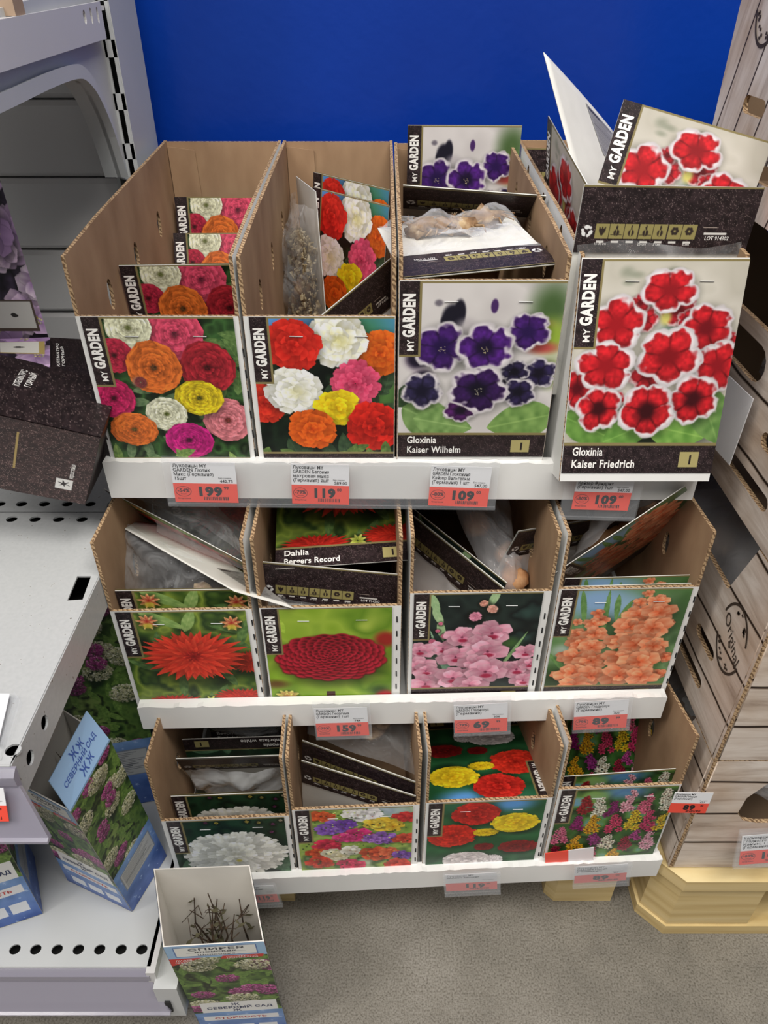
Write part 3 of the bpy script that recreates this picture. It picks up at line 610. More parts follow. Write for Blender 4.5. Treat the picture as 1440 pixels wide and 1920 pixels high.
M_SHAV = noisy('wood_shavings', [(.3, '75654a'), (.5, 'a99876'), (.7, 'd8ccae')], (120, 120, 120), .9)
M_TWIG = noisy('twig_bark', [(.3, '2a2019'), (.6, '4a3a2c'), (.8, '6c5844')], (90, 90, 90), .85)
M_DRYLEAF = noisy('dry_leaf', [(.3, '3a3a26'), (.6, '55503a'), (.8, '77705a')], (60, 60, 60), .8)
M_PLANK = plank_mat(); M_PLANKV = plank_mat('upright_plank_print', .045, 1.28); M_TAN = mat('shaded_kraft', (.50, .41, .32), .85)  # crate insides: kraft darkened in colour so the holes look shaded
M_WORN = noisy('worn_enamel', [(.0, 'aeb0b0'), (.73, 'babbbb'), (.76, '96948e'), (.80, '6a6660')], (230, 230, 230), .35, 1, spec=.5)
# ---------------------------------------------------------------- setting
def floor_mat():
    m = mat('floor_concrete', rough=.55, spec=.35)
    n = nd(m, 'ShaderNodeTexNoise'); n.inputs['Scale'].default_value = 3.2; n.inputs['Detail'].default_value = 8; n.inputs['Roughness'].default_value = .7; lk(m, mapped(m, (1, 1, 1)), n.inputs['Vector'])
    r = ramp(m, n.outputs[0], [(.32, '736f67'), (.5, '8b867d'), (.68, '9f9a92')])
    g = nd(m, 'ShaderNodeTexNoise'); g.inputs['Scale'].default_value = 420; g.inputs['Detail'].default_value = 3; lk(m, mapped(m, (1, 1, 1)), g.inputs['Vector']); r2 = ramp(m, g.outputs[0], [(.30, '9a958c'), (.5, 'e6e4e0'), (.68, 'ffffff')])
    x = nd(m, 'ShaderNodeMix', data_type='RGBA', blend_type='MULTIPLY'); x.inputs[0].default_value = .85; lk(m, r.outputs[0], x.inputs[6]); lk(m, r2.outputs[0], x.inputs[7]); lk(m, x.outputs[2], bs(m).inputs['Base Color'])
    b = nd(m, 'ShaderNodeBump'); b.inputs['Strength'].default_value = .25; b.inputs['Distance'].default_value = .002; lk(m, g.outputs[0], b.inputs['Height']); lk(m, b.outputs[0], bs(m).inputs['Normal']); return m
def wall_mat():
    m = mat('blue_wall_paint', rough=.32, spec=.5)
    n = nd(m, 'ShaderNodeTexNoise'); n.inputs['Scale'].default_value = 2.5; n.inputs['Detail'].default_value = 4; lk(m, mapped(m, (1, 1, 1)), n.inputs['Vector']); r = ramp(m, n.outputs[0], [(.3, '02308e'), (.7, '043a9e')]); lk(m, r.outputs[0], bs(m).inputs['Base Color'])
    g = nd(m, 'ShaderNodeTexNoise'); g.inputs['Scale'].default_value = 60; g.inputs['Detail'].default_value = 3; lk(m, mapped(m, (1, 1, 1)), g.inputs['Vector'])
    b = nd(m, 'ShaderNodeBump'); b.inputs['Strength'].default_value = .12; b.inputs['Distance'].default_value = .004; lk(m, g.outputs[0], b.inputs['Height']); lk(m, b.outputs[0], bs(m).inputs['Normal']); return m
struct(MB().box((-3, -2.5, -.05), (3, 1.2, 0)).build('floor', floor_mat()))
struct(MB().box((-3, 1.10, 0), (3, 1.2, 3.3)).build('wall_back', wall_mat()))

# ---- grey metal shelving at the side: post, back panels, shelves, bracket, price rails
GX = -.285
shelf = thing('metal_shelving', 'grey enamelled metal shelving with slotted post, perforated shelf and base deck', 'shelving', (GX, .93, 0))
mb = MB(); slots = [[(.0035, k * .05), (.0115, k * .05), (.0115, k * .05 + .032), (.0035, k * .05 + .032)] for k in range(2, 40)] + [[(.0135 + .004, k * .05), (.0225, k * .05), (.0225, k * .05 + .032), (.0175, k * .05 + .032)] for k in range(2, 40)]
for xa, xb in ((0, .0035), (.0115, .0165), (.0225, .026)): mb.box((GX - .026 + xa, .931, 0), (GX - .026 + xb, .933, 2.1))
for k in range(2, 42): mb.box((GX - .026, .931, k * .05 + .034), (GX, .933, k * .05 + .05))
mb.box((GX - .001, .932, 0), (GX + .001, 1.03, 2.1)); mb.box((GX - .026, 1.028, 0), (GX, 1.03, 2.1)); mb.box((GX - .026, .932, 0), (GX - .0245, 1.03, 2.1)); mb.box((GX - .024, .955, 0), (GX - .002, .957, 2.1), 1)
o = mb.build('post', [M_METAL, M_BLACK, M_METAL], shelf); 
for p in o.data.polygons:
    if p.material_index == 1 and abs(p.normal.y) > .5 and p.center.y < .01: p.material_index = 0
zs = [-1.06 + .2, -.93 + .1, -.75, -.67, -.59, -.49, -.445, -.36, -.28, -.197, -.116, -.035, .06, .15]
for a, b in zip(zs[:-1], zs[1:]):
    mb = MB(); x0, x1 = -1.0, GX - .027
    pr = [(.940, Z(a) + .001), (.934, Z(a) + .006), (.934, Z(b) - .006), (.938, Z(b) - .001), (.938 + .012, Z(b) - .001), (.952, Z(a) + .001)]
    mb.add([(x0, y, z) for y, z in pr] + [(x1, y, z) for y, z in pr], [(i, (i + 1) % 6, 6 + (i + 1) % 6, 6 + i) for i in range(6)] + [(0, 5, 4, 3, 2, 1), (6, 7, 8, 9, 10, 11)])
    mb.build('back_panel', M_PANEL, shelf)
MB().box((-1.0, .953, .1), (GX - .027, .957, 1.25)).build('backing_sheet', M_PANEL, shelf)
def deck(zt, yf, yb, x0, x1, hole_rows, extra=(), lip=.04):
    mb = MB(); holes = []
    for yy, xs in hole_rows: holes += [oval(x - x0, yy - yf, .0062, .0055) for x in xs]
    sheet(mb, (x0, yf, zt - .001), (1, 0, 0), (0, 1, 0), [(0, 0), (x1 - x0, 0), (x1 - x0, yb - yf), (0, yb - yf)], holes + list(extra), .002)
    mb.m = [0] * len(mb.m)
    h2 = [oval(.022, -.022, .006, .007), oval(.055, -.020, .006, .007), oval(.22, -.008, .003, .003)]
    sheet(mb, (x1, yf, zt), (0, 1, 0), (0, 0, 1), [(0, -lip), (yb - yf, -lip), (yb - yf, -.001), (.0, -.001)], h2, .002); mb.m = [0] * len(mb.m)
    mb.box((x0, yf - .001, zt - lip), (x1, yf + .001, zt - .0005)); mb.box((x0, yf + .002, zt - lip - .001), (x1 - .002, yb, zt - lip + .001), 1)
    return mb
ys = at(60, 973, z=-.49).y; yh = at(60, 945, z=-.49).y
xs = [at(px, 973, z=-.49).x for px in (-20, 22, 66, 110, 154, 198)]
sl = [at(p, q, z=-.49) for p, q in ((126, 1126), (155, 1124), (171, 1080), (145, 1080))]
yf = .347
deck(Z(-.49), yf, ys + .012, -1.0, GX, [(ys, xs), (at(0, 1406, z=-.49).y, [at(24, 1407, z=-.49).x - k * .05 for k in range(3)])], [[(v.x + 1.0, v.y - yf) for v in sl]]).build('shelf', [M_WORN, M_BLACK], shelf); front_shelf = bpy.data.objects['shelf']
mb = MB(); yy0 = ys + .0145; sheet(mb, (-1.0, yy0, Z(-.4905)), (1, 0, 0), (0, 1, 0), [(0, 0), (1.0 + GX - .027, 0), (1.0 + GX - .027, .93 - yy0), (0, .93 - yy0)], [oval(x + 1.0, yh - yy0, .0062, .0055) for x in xs], .002); mb.m = [0] * len(mb.m)
mb.box((-1.0, yy0, Z(-.515)), (GX - .03, .93, Z(-.513)), 1); mb.build('shelf', [M_WORN, M_BLACK], shelf)
bx = at(295, 1757, z=-.89).x
deck(Z(-.89), .372, .93, -1.0, bx, [(at(100, 1780, z=-.89).y, [at(p, 1780, z=-.89).x for p in (-12, 28, 67, 107, 147, 187, 227, 266)])], (), .03).build('base_deck', [M_METAL, M_BLACK], shelf); base_deck = bpy.data.objects['base_deck']
mb = MB(); mb.box((-1.0, .40, 0), (bx - .02, .42, Z(-.92))); mb.build('kick_plate', M_PANEL, shelf)
f0 = at(318, 1790, y=.36); mb = MB(); mb.box((bx + .004, .355, Z(-.975)), (bx + .030, .40, Z(-.905))); mb.box((bx - .004, .365, Z(-.93)), (bx + .006, .50, Z(-.89)), 1); mb.box((bx + .012, .353, Z(-.96)), (bx + .018, .356, Z(-.935)), 2)
mb.build('deck_end_bracket', [M_METAL, M_PANEL, M_BLACK], shelf)
def rail(y, z0, h, x1, out):
    mb = MB(); pr = [(y, z0), (y - .006, z0 - .004), (y - .006, z0 - .014), (y - .004, z0 - .016), (y - out, z0 - h), (y - out - .003, z0 - h - .001), (y - out - .003, z0 - h - .004), (y - out + .004, z0 - h - .004), (y - .001, z0 - .020), (y + .002, z0)]
    n = len(pr); sk = [0, 0, 0, 0, .018, .018, .018, .018, 0, 0]
    mb.add([(-1.0, a, b) for a, b in pr] + [(x1 + s, a, b) for (a, b), s in zip(pr, sk)], [(i, n + i, n + (i + 1) % n, (i + 1) % n) for i in range(n)] + [tuple(range(n - 1, -1, -1)), tuple(range(n, 2 * n))]); return mb
rl = rail(.345, Z(-.492), .058, at(28, 1440, y=.345).x, .022).build('price_rail', M_RAIL, shelf); rl.parent = front_shelf
rail(.370, Z(-.893), .058, at(275, 1805, y=.37).x, .020).build('price_rail', M_RAIL, shelf).parent = base_deck
# upper shelf with its stamped bracket
br = [(.60, -.03), (.935, -.01), (.935, -.20), (.905, -.19), (.897, -.165), (.885, -.135), (.863, -.104), (.84, -.089), (.818, -.083), (.75, -.083), (.634, -.088), (.45, -.092), (.45, -.035)]
def chaikin(p):
    q = [p[0]]
    for (a, b), (c, d) in zip(p[:-1], p[1:]): q += [(a * .75 + c * .25, b * .75 + d * .25), (a * .25 + c * .75, b * .25 + d * .75)]
    return q + [p[-1]]
arch = chaikin(chaikin(br[3:12])); br = br[:3] + arch + br[12:]
mb = MB(); sheet(mb, (GX - .014, 0, CAMZ), (0, 1, 0), (0, 0, 1), [(a, b) for a, b in br], [], .004); mb.m = [0] * len(mb.m)
fl = arch
for (a, b), (c, d) in zip(fl[:-1], fl[1:]):
    mb.add([(GX - .030, a, Z(b)), (GX - .004, a, Z(b)), (GX - .004, c, Z(d)), (GX - .030, c, Z(d)), (GX - .030, a, Z(b) + .006), (GX - .004, a, Z(b) + .012), (GX - .004, c, Z(d) + .012), (GX - .030, c, Z(d) + .006)], [(0, 1, 2, 3), (4, 7, 6, 5), (0, 4, 5, 1), (1, 5, 6, 2), (2, 6, 7, 3), (3, 7, 4, 0)])
mb.build('bracket', M_METAL, shelf)
mb = MB(); sheet(mb, (GX - .004, 0, CAMZ), (0, 1, 0), (0, 0, 1), [(.45, -.066), (.915, -.058), (.915, -.026), (.45, -.034)], [oval(.86, -.037, .004, .006), oval(.88, -.037, .003, .007), oval(.90, -.037, .003, .007)], .003); mb.m = [0] * len(mb.m)
mb.box((-1.0, .45, Z(-.034)), (GX - .004, .93, Z(-.030))); mb.build('shelf', M_PANEL, shelf)
# stained carton on the upper shelf and paper notice on the shelf below
cb = MB(); a = at(30, 30, z=-.0295); cb.box((a.x - .2, a.y, Z(-.0295)), (a.x, a.y + .02, Z(.15))); tag(cb.build('carton', noisy('pale_carton', [(.3, '9c8470'), (.7, 'b09880')], (20, 20, 20), .8)), 'plain brown carton on the upper grey metal shelf', 'box')
hold = thing('notice_holder', 'clear plastic notice holder with a white sheet lying on the grey shelf', 'sign holder', at(10, 1400, z=-.488))
c = [at(p, q, z=-.486) for p, q in ((-60, 1299), (34, 1305), (0, 1420), (-110, 1420))]
MB().slab(*c, .004).build('clear_sleeve', M_ACRYL, hold)
c = [at(p, q, z=-.4855) for p, q in ((-60, 1301), (19, 1302), (-4, 1400), (-100, 1400))]; MB().slab(*c, .001, 0, Vector((0, 0, 1))).build('sheet', M_PAPER, hold)
MB().tube([at(24, 1305, z=-.482), at(33, 1318, z=-.482), at(8, 1400, z=-.482)], .0035).build('clip', M_ACRYL, hold)
# ---------------------------------------------------------------- the bulb display: three trays, twelve boxes
ART = dict(ranunculus=art_ranunculus(250), begonia=art_begonia(250), violet=art_glox_violet(270), red=art_glox_red(300), cactus=art_dahlia_cactus(230), ball=art_dahlia_ball(220), pink=art_glad_pink(220), orange=art_glad_orange(220), white=art_white_fimbriata(190), freesia=art_freesia(190), mix=art_fimbriata_mix(190), ixia=art_ixia(190))
ONE = ('1', .82, 1.212, .085, .03, .02, 0, False, '2a2322')
NAMES = dict(violet=[('Gloxinia', 1.155, .20), ('Kaiser Wilhelm', 1.235, .37)], red=[('Gloxinia', 1.155, .20), ('Kaiser Friedrich', 1.235, .42)], cactus=[('Dahlia', 1.155, .18), ('Bergers Record', 1.235, .40)], freesia=[('Freesia', 1.155, .2)], white=[('Begonia', 1.155, .22), ('Fimbriata white', 1.235, .42)], mix=[('Begonia', 1.155, .22), ('Fimbriata mix', 1.235, .38)])
TX = {k: BRAND + [ONE] + [(b, .06, y, .075, w, .018, 0, False) for b, y, w in NAMES.get(k, [])] for k in ART}
HDR = art_header(260); BACK = art_back_text(90)
_pm = {}
def picture(key, crop=None):
    k = (key, crop)
    if k not in _pm:
        a = ART[key]; r = int(a.H * crop) if crop else None; tx = [t for t in TX[key] if not crop or t[2] < a.asp * crop]
        _pm[k] = painted(a, unit_map, tx, r); _pm[k].materials.append(M_PRINT)
    return _pm[k]
HDR_TXT = [('LOT 914302', .74, .285, .03, .14, .01, 0, False), ('15-30 cm', .11, .318, .02, .07, 0, 0, False), ('25 cm', .36, .318, .02, .05, 0, 0, False), ('5 cm', .45, .318, .02, .04, 0, 0, False), ('3 cm', .62, .318, .02, .04, 0, 0, False)]
HDR_ME = painted(HDR, unit_map, HDR_TXT); HDR_ME.materials.append(M_PRINT)
BACK_ME = painted(BACK, unit_map); BACK_ME.materials.append(M_PRINT)

def tray(label, x0, x1, y, zb, zt, yaw, depth=.41):
    xc = (x0 + x1) / 2; t = thing('display_tray', label, 'tray', P3(xc, y, zb), 'white trays of the bulb display', yaw); w = (x1 - x0) / 2; h = zt - zb
    mb = MB(); mb.box((-w, .006, 0), (w, depth, .004)); mb.build('base', M_WHITE, t, False)
    mb = MB(); n = 90; g = random.Random(int(zb * 1000)); top = [(w - 2 * w * i / n, h + g.uniform(-.0012, .0012)) for i in range(n + 1)]
    sheet(mb, (0, .003, 0), (1, 0, 0), (0, 0, 1), [(-w, 0), (w, 0)] + top, [], .006); mb.m = [0] * len(mb.m)
    mb.box((-w, .006, h - .006), (w, .013, h - .001)); mb.build('front_lip', M_WHITE, t, False)
    for s in (-1, 1):
        mb = MB(); a, b = (s * w, s * (w - .005)); sheet(mb, (s * (w - .0025), 0, 0), (0, 1, 0), (0, 0, 1), [(.006, 0), (depth, 0), (depth, h), (.05, h), (.006, h - .004)], [], .005); mb.m = [0] * len(mb.m); mb.build('side_lip', M_WHITE, t, False)
    return t
tray('white cardboard tray under the top row of flower bulb boxes', -.277, .3115, .62, -.434, -.391, math.radians(-.4))
tray('white cardboard tray under the middle row of boxes, with dahlias and gladioli', -.277, .323, .556, -.707, -.670, math.radians(1.5))
tray('lowest white cardboard tray, close above the concrete floor', -.255, .349, .485, -.939, -.901, math.radians(2.8))

def dbox(key, label, row, x0, x1, yf, z0, zf, zr, zb, yaw, pw=None, px=.0015, kick=0., depth=.385, hole_z=None, crop=None, up=.0, fb=.001, ps=1.0):
    """open corrugated display box: low printed front, tall sides"""
    w = x1 - x0; T = .0035; t = thing('display_box', label, 'box', P3(x0, yf, z0), row, yaw)
    hz = (hole_z if hole_z is not None else zf - .012) - z0; H = zr - z0; HB = zb - z0; F = zf - z0
    prof = [(.001 - kick * (1 - fb / (zf - z0)), fb), (.06 if fb > .01 else .001, .001), (depth, .001), (depth, HB), (.10, H + (HB - H) * .35), (.002, H), (.001, F - .01)]
    holes = [oval(d, hz + dz, .0075, .0155) for d, dz in ((.088, 0), (.188, .006), (.292, .012))]
    for nm, xx, sgn in (('side_panel', T / 2, 1), ('side_panel', w - T / 2, -1)):
        mb = MB(); sheet(mb, (xx, 0, 0), (0, 1, 0), (0, 0, 1), prof, holes, T)
        mb.build(nm, [M_KRAFT, M_WHITE, M_FLUTE] if sgn > 0 else [M_WHITE, M_KRAFT, M_FLUTE], t, False)
    mb = MB(); sheet(mb, (0, depth - T / 2, 0), (1, 0, 0), (0, 0, 1), [(T, .001), (w - T, .001), (w - T, HB - .001), (T, HB - .001)], [oval(w * .30, hz + .01, .012, .009), oval(w * .72, hz + .01, .012, .009)], T); mb.build('back_panel', [M_KRAFT, M_WHITE, M_FLUTE], t, False)
    mb = MB(); mb.slab((T + .001, depth - T - .003, HB - .006), (T + .034, depth - T - .003, HB - .010), (T + .040, depth - T - .003, .01), (T + .001, depth - T - .003, .01), .002); mb.build('glue_flap', M_KRAFT, t, False)
    mb = MB(); mb.box((T, .002, .001), (w - T, depth - T, .004)); mb.build('base_panel', M_KRAFT, t, False)
    mb = MB(); pts = [(.0005, fb), (w - .0005, fb), (w - .0005, F), (.0005, F)]
    V = Vector((0, kick, F)).normalized(); L = math.hypot(kick, F)
    sheet(mb, Vector((0, T / 2 - kick, 0)), (1, 0, 0), V, [(a, b * L / F) for a, b in pts], [], T);
    pw = pw or w - .011; g = random.Random(int(x0 * 999)); O = Vector((0, -kick - .0006, 0))
    xd = (px + pw + .0045) if px + pw + .004 < w else None
    if xd:
        for i in range(8):
            zz = (.018 + i * .021) * L / F * F / L
            if zz < F - .02: a = O + V * zz; b = O + V * (zz + .008); mb.slab((xd, b.y, b.z), (xd + .0014, b.y, b.z), (xd + .0016, a.y, a.z), (xd + .0002, a.y, a.z), .0008, 3)
    fpn = mb.build('front_panel', [M_WHITE, M_KRAFT, M_FLUTE, M_DASH], t, False)
    hh = pw * ASP * ps; cr = None
    if hh > L - fb + .001: cr = (L - fb) / hh
    p = obj('printed_front', picture(key, round(cr, 3) if cr else None), fpn); p.scale = (pw, pw, pw * ps); top = O + V * L
    p.location = (px, top.y - .0006, top.z - .0004); p.rotation_euler = (-math.atan2(kick, F), 0, 0)
    mb = MB()
    for q in (.27, .72):
        c = top - V * .018; mb.tube([(px + pw * q, c.y - .0012, c.z), (px + pw * q + .012, c.y - .0012, c.z - .0003)], .0004, 4)
    mb.build('staple', M_METAL, fpn, False)
    return t
R1, R2, R3 = 'boxes on the top tier', 'boxes on the middle tier', 'boxes on the lowest tier'
dbox('ranunculus', 'bulb display box with mixed ranunculus flowers, beside the grey post', R1, -.272, -.1275, .632, -.429, -.2465, -.195, -.171, 0, .1345, .005)
dbox('begonia', 'bulb display box printed with red, white, orange and yellow begonias on top tier', R1, -.1245, .0105, .632, -.429, -.2465, -.195, -.171, 0, .1285, .0055)
dbox('violet', 'bulb display box printed with white-rimmed violet gloxinias', R1, .0125, .1565, .626, -.429, -.2125, -.192, -.172, 0, .142, .001, up=.030, ps=.965)
dbox('red', 'bulb display box printed with white-rimmed red gloxinias, overlapping the tray edge', R1, .166, .3085, .634, -.429, -.1965, -.1945, -.170, 0, .141, .001, kick=.052, up=.0, fb=.036, ps=1.07)
k2 = math.radians(1.5)
dbox('cactus', 'display box printed with one spiky orange-red cactus dahlia', R2, -.283, -.1365, .562, -.7025, -.535, -.446, -.455, k2, .134, .0055)
dbox('ball', 'display box printed with one round dark red ball dahlia', R2, -.130, .0185, .567, -.7025, -.535, -.446, -.455, k2, .136, .0025)
dbox('pink', 'display box printed with pink gladioli on dark ground', R2, .0265, .174, .572, -.7025, -.519, -.446, -.455, k2, .134, .0045)
dbox('orange', 'display box printed with apricot orange gladioli', R2, .180, .3265, .575, -.7025, -.516, -.446, -.455, k2, .1365, .003)
k3 = math.radians(2.8)
dbox('white', 'display box printed with a white fringed begonia on the lowest tray', R3, -.2545, -.1085, .481, -.934, -.785, -.680, -.712, k3, .134, .006)
dbox('freesia', 'display box printed with mixed freesias in many colours', R3, -.1055, .0415, .488, -.934, -.774, -.680, -.712, k3, .135, .004)
dbox('mix', 'display box printed with red, yellow and white fringed begonias on lowest tray', R3, .0475, .195, .495, -.934, -.771, -.680, -.712, k3, .136, .004)
dbox('ixia', 'display box printed with mixed ixia flower spikes', R3, .199, .3425, .5025, -.934, -.756, -.672, -.712, k3, .136, .004)

# ---------------------------------------------------------------- packets of bulbs
def film(parent, w, h, bulge, mt, seed, z0=-.03, rough=.006, inset=.004, droop=0.):
    """puffed bag on the back of a card"""
    g = random.Random(seed); n, m = 16, 16; mb = MB(); v = []
    ph = [g.uniform(0, 6) for _ in range(6)]
    for j in range(m + 1):
        for i in range(n + 1):
            u, t = i / n, j / m; e = (math.sin(math.pi * u) ** .45) * (math.sin(math.pi * min(1, t * .94 + .06)) ** .5)
            q = bulge * e * (.55 + .55 * t) + rough * e * (math.sin(9 * u + ph[0] + 4 * t) + math.sin(13 * t + ph[1] - 5 * u) + math.sin(21 * u + 17 * t + ph[2]) * .6)
            v.append((inset + (w - 2 * inset) * u + .004 * math.sin(9 * t + ph[3]) * (1 if 0 < i < n else 1), .0025 + max(q, .0), z0 - (h + z0 - .004) * t + .003 * math.sin(8 * u + ph[4])))
    f = [(j * (n + 1) + i, j * (n + 1) + i + 1, (j + 1) * (n + 1) + i + 1, (j + 1) * (n + 1) + i) for j in range(m) for i in range(n)]
    return obj('plastic_bag', mesh(v, f, None, True), parent, [mt])
def bulbs(parent, w, h, kind, seed, bulge):
    g = random.Random(seed)
    if kind == 'shavings':
        mb = MB()
        for i in range(800):
            t = g.random(); c = Vector((w * (.10 + .8 * g.random()), .004 + bulge * .75 * g.random() * (.4 + .6 * t), -h * (.30 + .66 * t))); mb.lump(c, g.uniform(.0010, .0030), i, 4, (g.uniform(.3, 2.2), g.uniform(.3, 1.3), g.uniform(.3, 2.2)), .6)
        o = mb.build('wood_shavings', M_SHAV, parent, False); o['kind'] = 'stuff'
    n = {'shavings': 2, 'tuber': 4, 'bulb': 3}[kind]
    for i in range(n):
        c = (w * (.2 + .6 * (i + .5) / n), bulge * .45, -h * g.uniform(.62, .82)); r = g.uniform(.010, .015) if kind != 'bulb' else g.uniform(.017, .021)
        mb = MB().lump(c, r, seed * 7 + i, 12, (1.25, .75 if bulge < .04 else 1, 1.0), .16 if kind == 'bulb' else .32)
        if kind == 'tuber':
            for k in range(6): a = g.uniform(0, 6.28); mb.tube([c, (c[0] + .02 * math.cos(a), c[1] + .004, c[2] + .02 * math.sin(a)), (c[0] + .034 * math.cos(a + .4), c[1] + .003, c[2] + .034 * math.sin(a + .4))], [.0022, .0012, .0005], 5)
        mb.build('bulb' if kind == 'bulb' else 'tuber', M_BULB if kind == 'bulb' else M_TUBER, parent, False, True)
PKG = 'loose packets of bulbs in the display'
def packet(key, label, TL, TR, down, bag='clear', kind=None, header=True, w=None, bulge=.022, seed=1, short=None, grp=PKG, staple=True):
    """flat bulb packet: printed card, dark folded header, bag stapled behind. TL, TR as seen facing the picture"""
    TL, TR = Vector(TL), Vector(TR); X = (TR - TL); w = w or X.length; X.normalize(); D = Vector(down); D = (D - X * D.dot(X)).normalized(); Zv = -D; Y = Zv.cross(X); h = short or w * ASP
    t = bpy.data.objects.new('bulb_packet', None); COL.objects.link(t); t.empty_display_size = .03; t.rotation_euler = Matrix((X, Y, Zv)).transposed().to_euler(); t.location = TL; tag(t, label, 'seed packet', grp)
    mb = MB().box((0, 0, -h), (w, .0008, 0)); cd = obj('card', mesh(mb.v, mb.f), t, [M_CARD])
    p = obj('printed_front', picture(key), cd); p.scale = (w, w, h / ASP); p.location = (0, -.0004, 0)
    if header:
        q = obj('header_flap', HDR_ME, t); q.scale = (w,) * 3; q.rotation_euler = (0, 0, math.pi); q.location = (w, .0022, .0003)
    fo = t
    if bag: fo = film(t, w, h, bulge, {'clear': M_CLEAR, 'milky': M_MILKY, 'white': M_WHITEBAG}[bag], seed, -.045 if header else -.02)
    if kind: bulbs(fo, w, h, kind, seed, bulge)
    return t
def plain_card(label, TL, TR, BR, BL, bend=.0, note=None, key=None, bag=None, name='bulb_packet'):
    """curved loose card seen from its unprinted side; note = corners of its grey text block as fractions"""
    C = [Vector(p) for p in (TL, TR, BR, BL)]; t = thing(name, label, 'seed packet', C[0], PKG); n = (C[1] - C[0]).cross(C[3] - C[0]).normalized()
    def S(u, v, off=0): return (C[0] * (1 - u) + C[1] * u) * (1 - v) + (C[3] * (1 - u) + C[2] * u) * v + n * (off - bend * 4 * u * (1 - u))
    N = 14; v = []; 
    for off in (0, .0009):
        for j in range(N + 1):
            for i in range(N + 1): v.append(S(i / N, j / N, off))
    K = (N + 1) ** 2; f = []; m = []
    for j in range(N):
        for i in range(N):
            a = j * (N + 1) + i; f.append((a, a + N + 1, a + N + 2, a + 1)); m.append(0); f.append((K + a, K + a + 1, K + a + N + 2, K + a + N + 1)); m.append(1)
    ring = [i for i in range(N)] + [N + (N + 1) * j for j in range(N)] + [K - 1 - i for i in range(N)] + [(N + 1) * (N - j) for j in range(N)]
    for a, b in zip(ring, ring[1:] + ring[:1]): f.append((a, b, K + b, K + a)); m.append(0)
    mb = MB(); mb.add(v, f, m); mb.build('card', [M_CARD, M_SOIL], t, True, True)
    if note:
        u0, v0, u1, v1 = note; W = 12; q = []
        inv = Matrix.Translation(C[0]).inverted()
        def M(X, Y):
            Yf = Y / .9; out = np.array([list(inv @ S(u0 + (u1 - u0) * a, v0 + (v1 - v0) * b, -.0005)) for a, b in zip(X, Yf)]); return out, -np.array([list(n)])
        obj('printed_text', painted(BACK, M), t, [M_PRINT])
    return t
def crumple(label, A, B, C, D, mt=None, puff=.03, seed=5, name='bulb_bag', kind=None, grp=None):
    """crumpled film bag spread on four corners, with tubers inside"""
    A, B, C, D = map(Vector, (A, B, C, D)); g = random.Random(seed); n = 22; v = []; N = -(B - A).cross(D - A).normalized(); ph = [g.uniform(0, 6) for _ in range(8)]
    t = thing(name, label, 'bag', (A + B + C + D) / 4, grp)
    for j in range(n + 1):
        for i in range(n + 1):
            u, q = i / n, j / n; p = (A * (1 - u) + B * u) * (1 - q) + (D * (1 - u) + C * u) * q; e = (math.sin(math.pi * u) ** .5) * (math.sin(math.pi * q) ** .5)
            k = abs(math.sin(7 * u + 5 * q + ph[0])) + abs(math.sin(9 * q - 6 * u + ph[1])) + .6 * abs(math.sin(17 * u + 11 * q + ph[2])) + .5 * math.sin(25 * q - 9 * u + ph[3])
            v.append(p + N * (puff * e * .6 + .2 * puff * e * k) + (B - A) * .02 * math.sin(11 * q + ph[4]) + (D - A) * .02 * math.sin(9 * u + ph[5]))
    mb = MB(); mb.add(v, [(j * (n + 1) + i, (j + 1) * (n + 1) + i, (j + 1) * (n + 1) + i + 1, j * (n + 1) + i + 1) for j in range(n) for i in range(n)]); f = mb.build('plastic_bag', mt or M_CLEAR, t, True, True)
    if kind:
        for i in range(kind):
            u, q = g.uniform(.2, .8), g.uniform(.35, .8); p = (A * (1 - u) + B * u) * (1 - q) + (D * (1 - u) + C * u) * q
            o = MB().lump(p + N * puff * .2, g.uniform(.010, .016), i + seed, 12, (1.2, .8, 1), .25).build('tuber', M_TUBER, t, True, True); o.parent = f
    return t
# top tier, ranunculus box
packet('ranunculus', 'ranunculus packet standing nearest the front in the ranunculus box', P3(-.2665, .752, -.2405), P3(-.1330, .757, -.2405), (0, .12, -1), seed=1)
packet('ranunculus', 'ranunculus packet leaning low at the back, in front of another one', P3(-.2650, .965, -.268), P3(-.1325, .967, -.268), (0, -.42, -1), seed=2)
packet('ranunculus', 'ranunculus packet at the very back against the brown box wall', P3(-.2645, .995, -.232), P3(-.1325, .997, -.232), (0, -.25, -1), seed=3)
# top tier, begonia box
packet('begonia', 'begonia packet turned sideways, its bag of wood shavings showing', P3(-.073, .852, -.193), P3(-.108, .988, -.206), (.02, 0, -1), 'clear', 'shavings', False, bulge=.040, seed=4, grp=PKG)
packet('begonia', 'begonia packet set slantwise, its full picture of flowers showing', P3(-.088, .985, -.218), P3(.0075, .885, -.2165), (0, -.2, -1), None, seed=5, w=.136)
packet('begonia', 'begonia packet of which only the top edge shows behind another', P3(-.088, 1.005, -.205), P3(.0075, .905, -.2035), (0, -.12, -1), None, seed=6, w=.136)
packet('begonia', 'begonia packet reversed with a white film bag, low at the box front', P3(.0065, .80, -.2480), P3(-.080, .690, -.284), (.1, .12, -.9), 'white', None, True, w=.138, bulge=.02, seed=7)
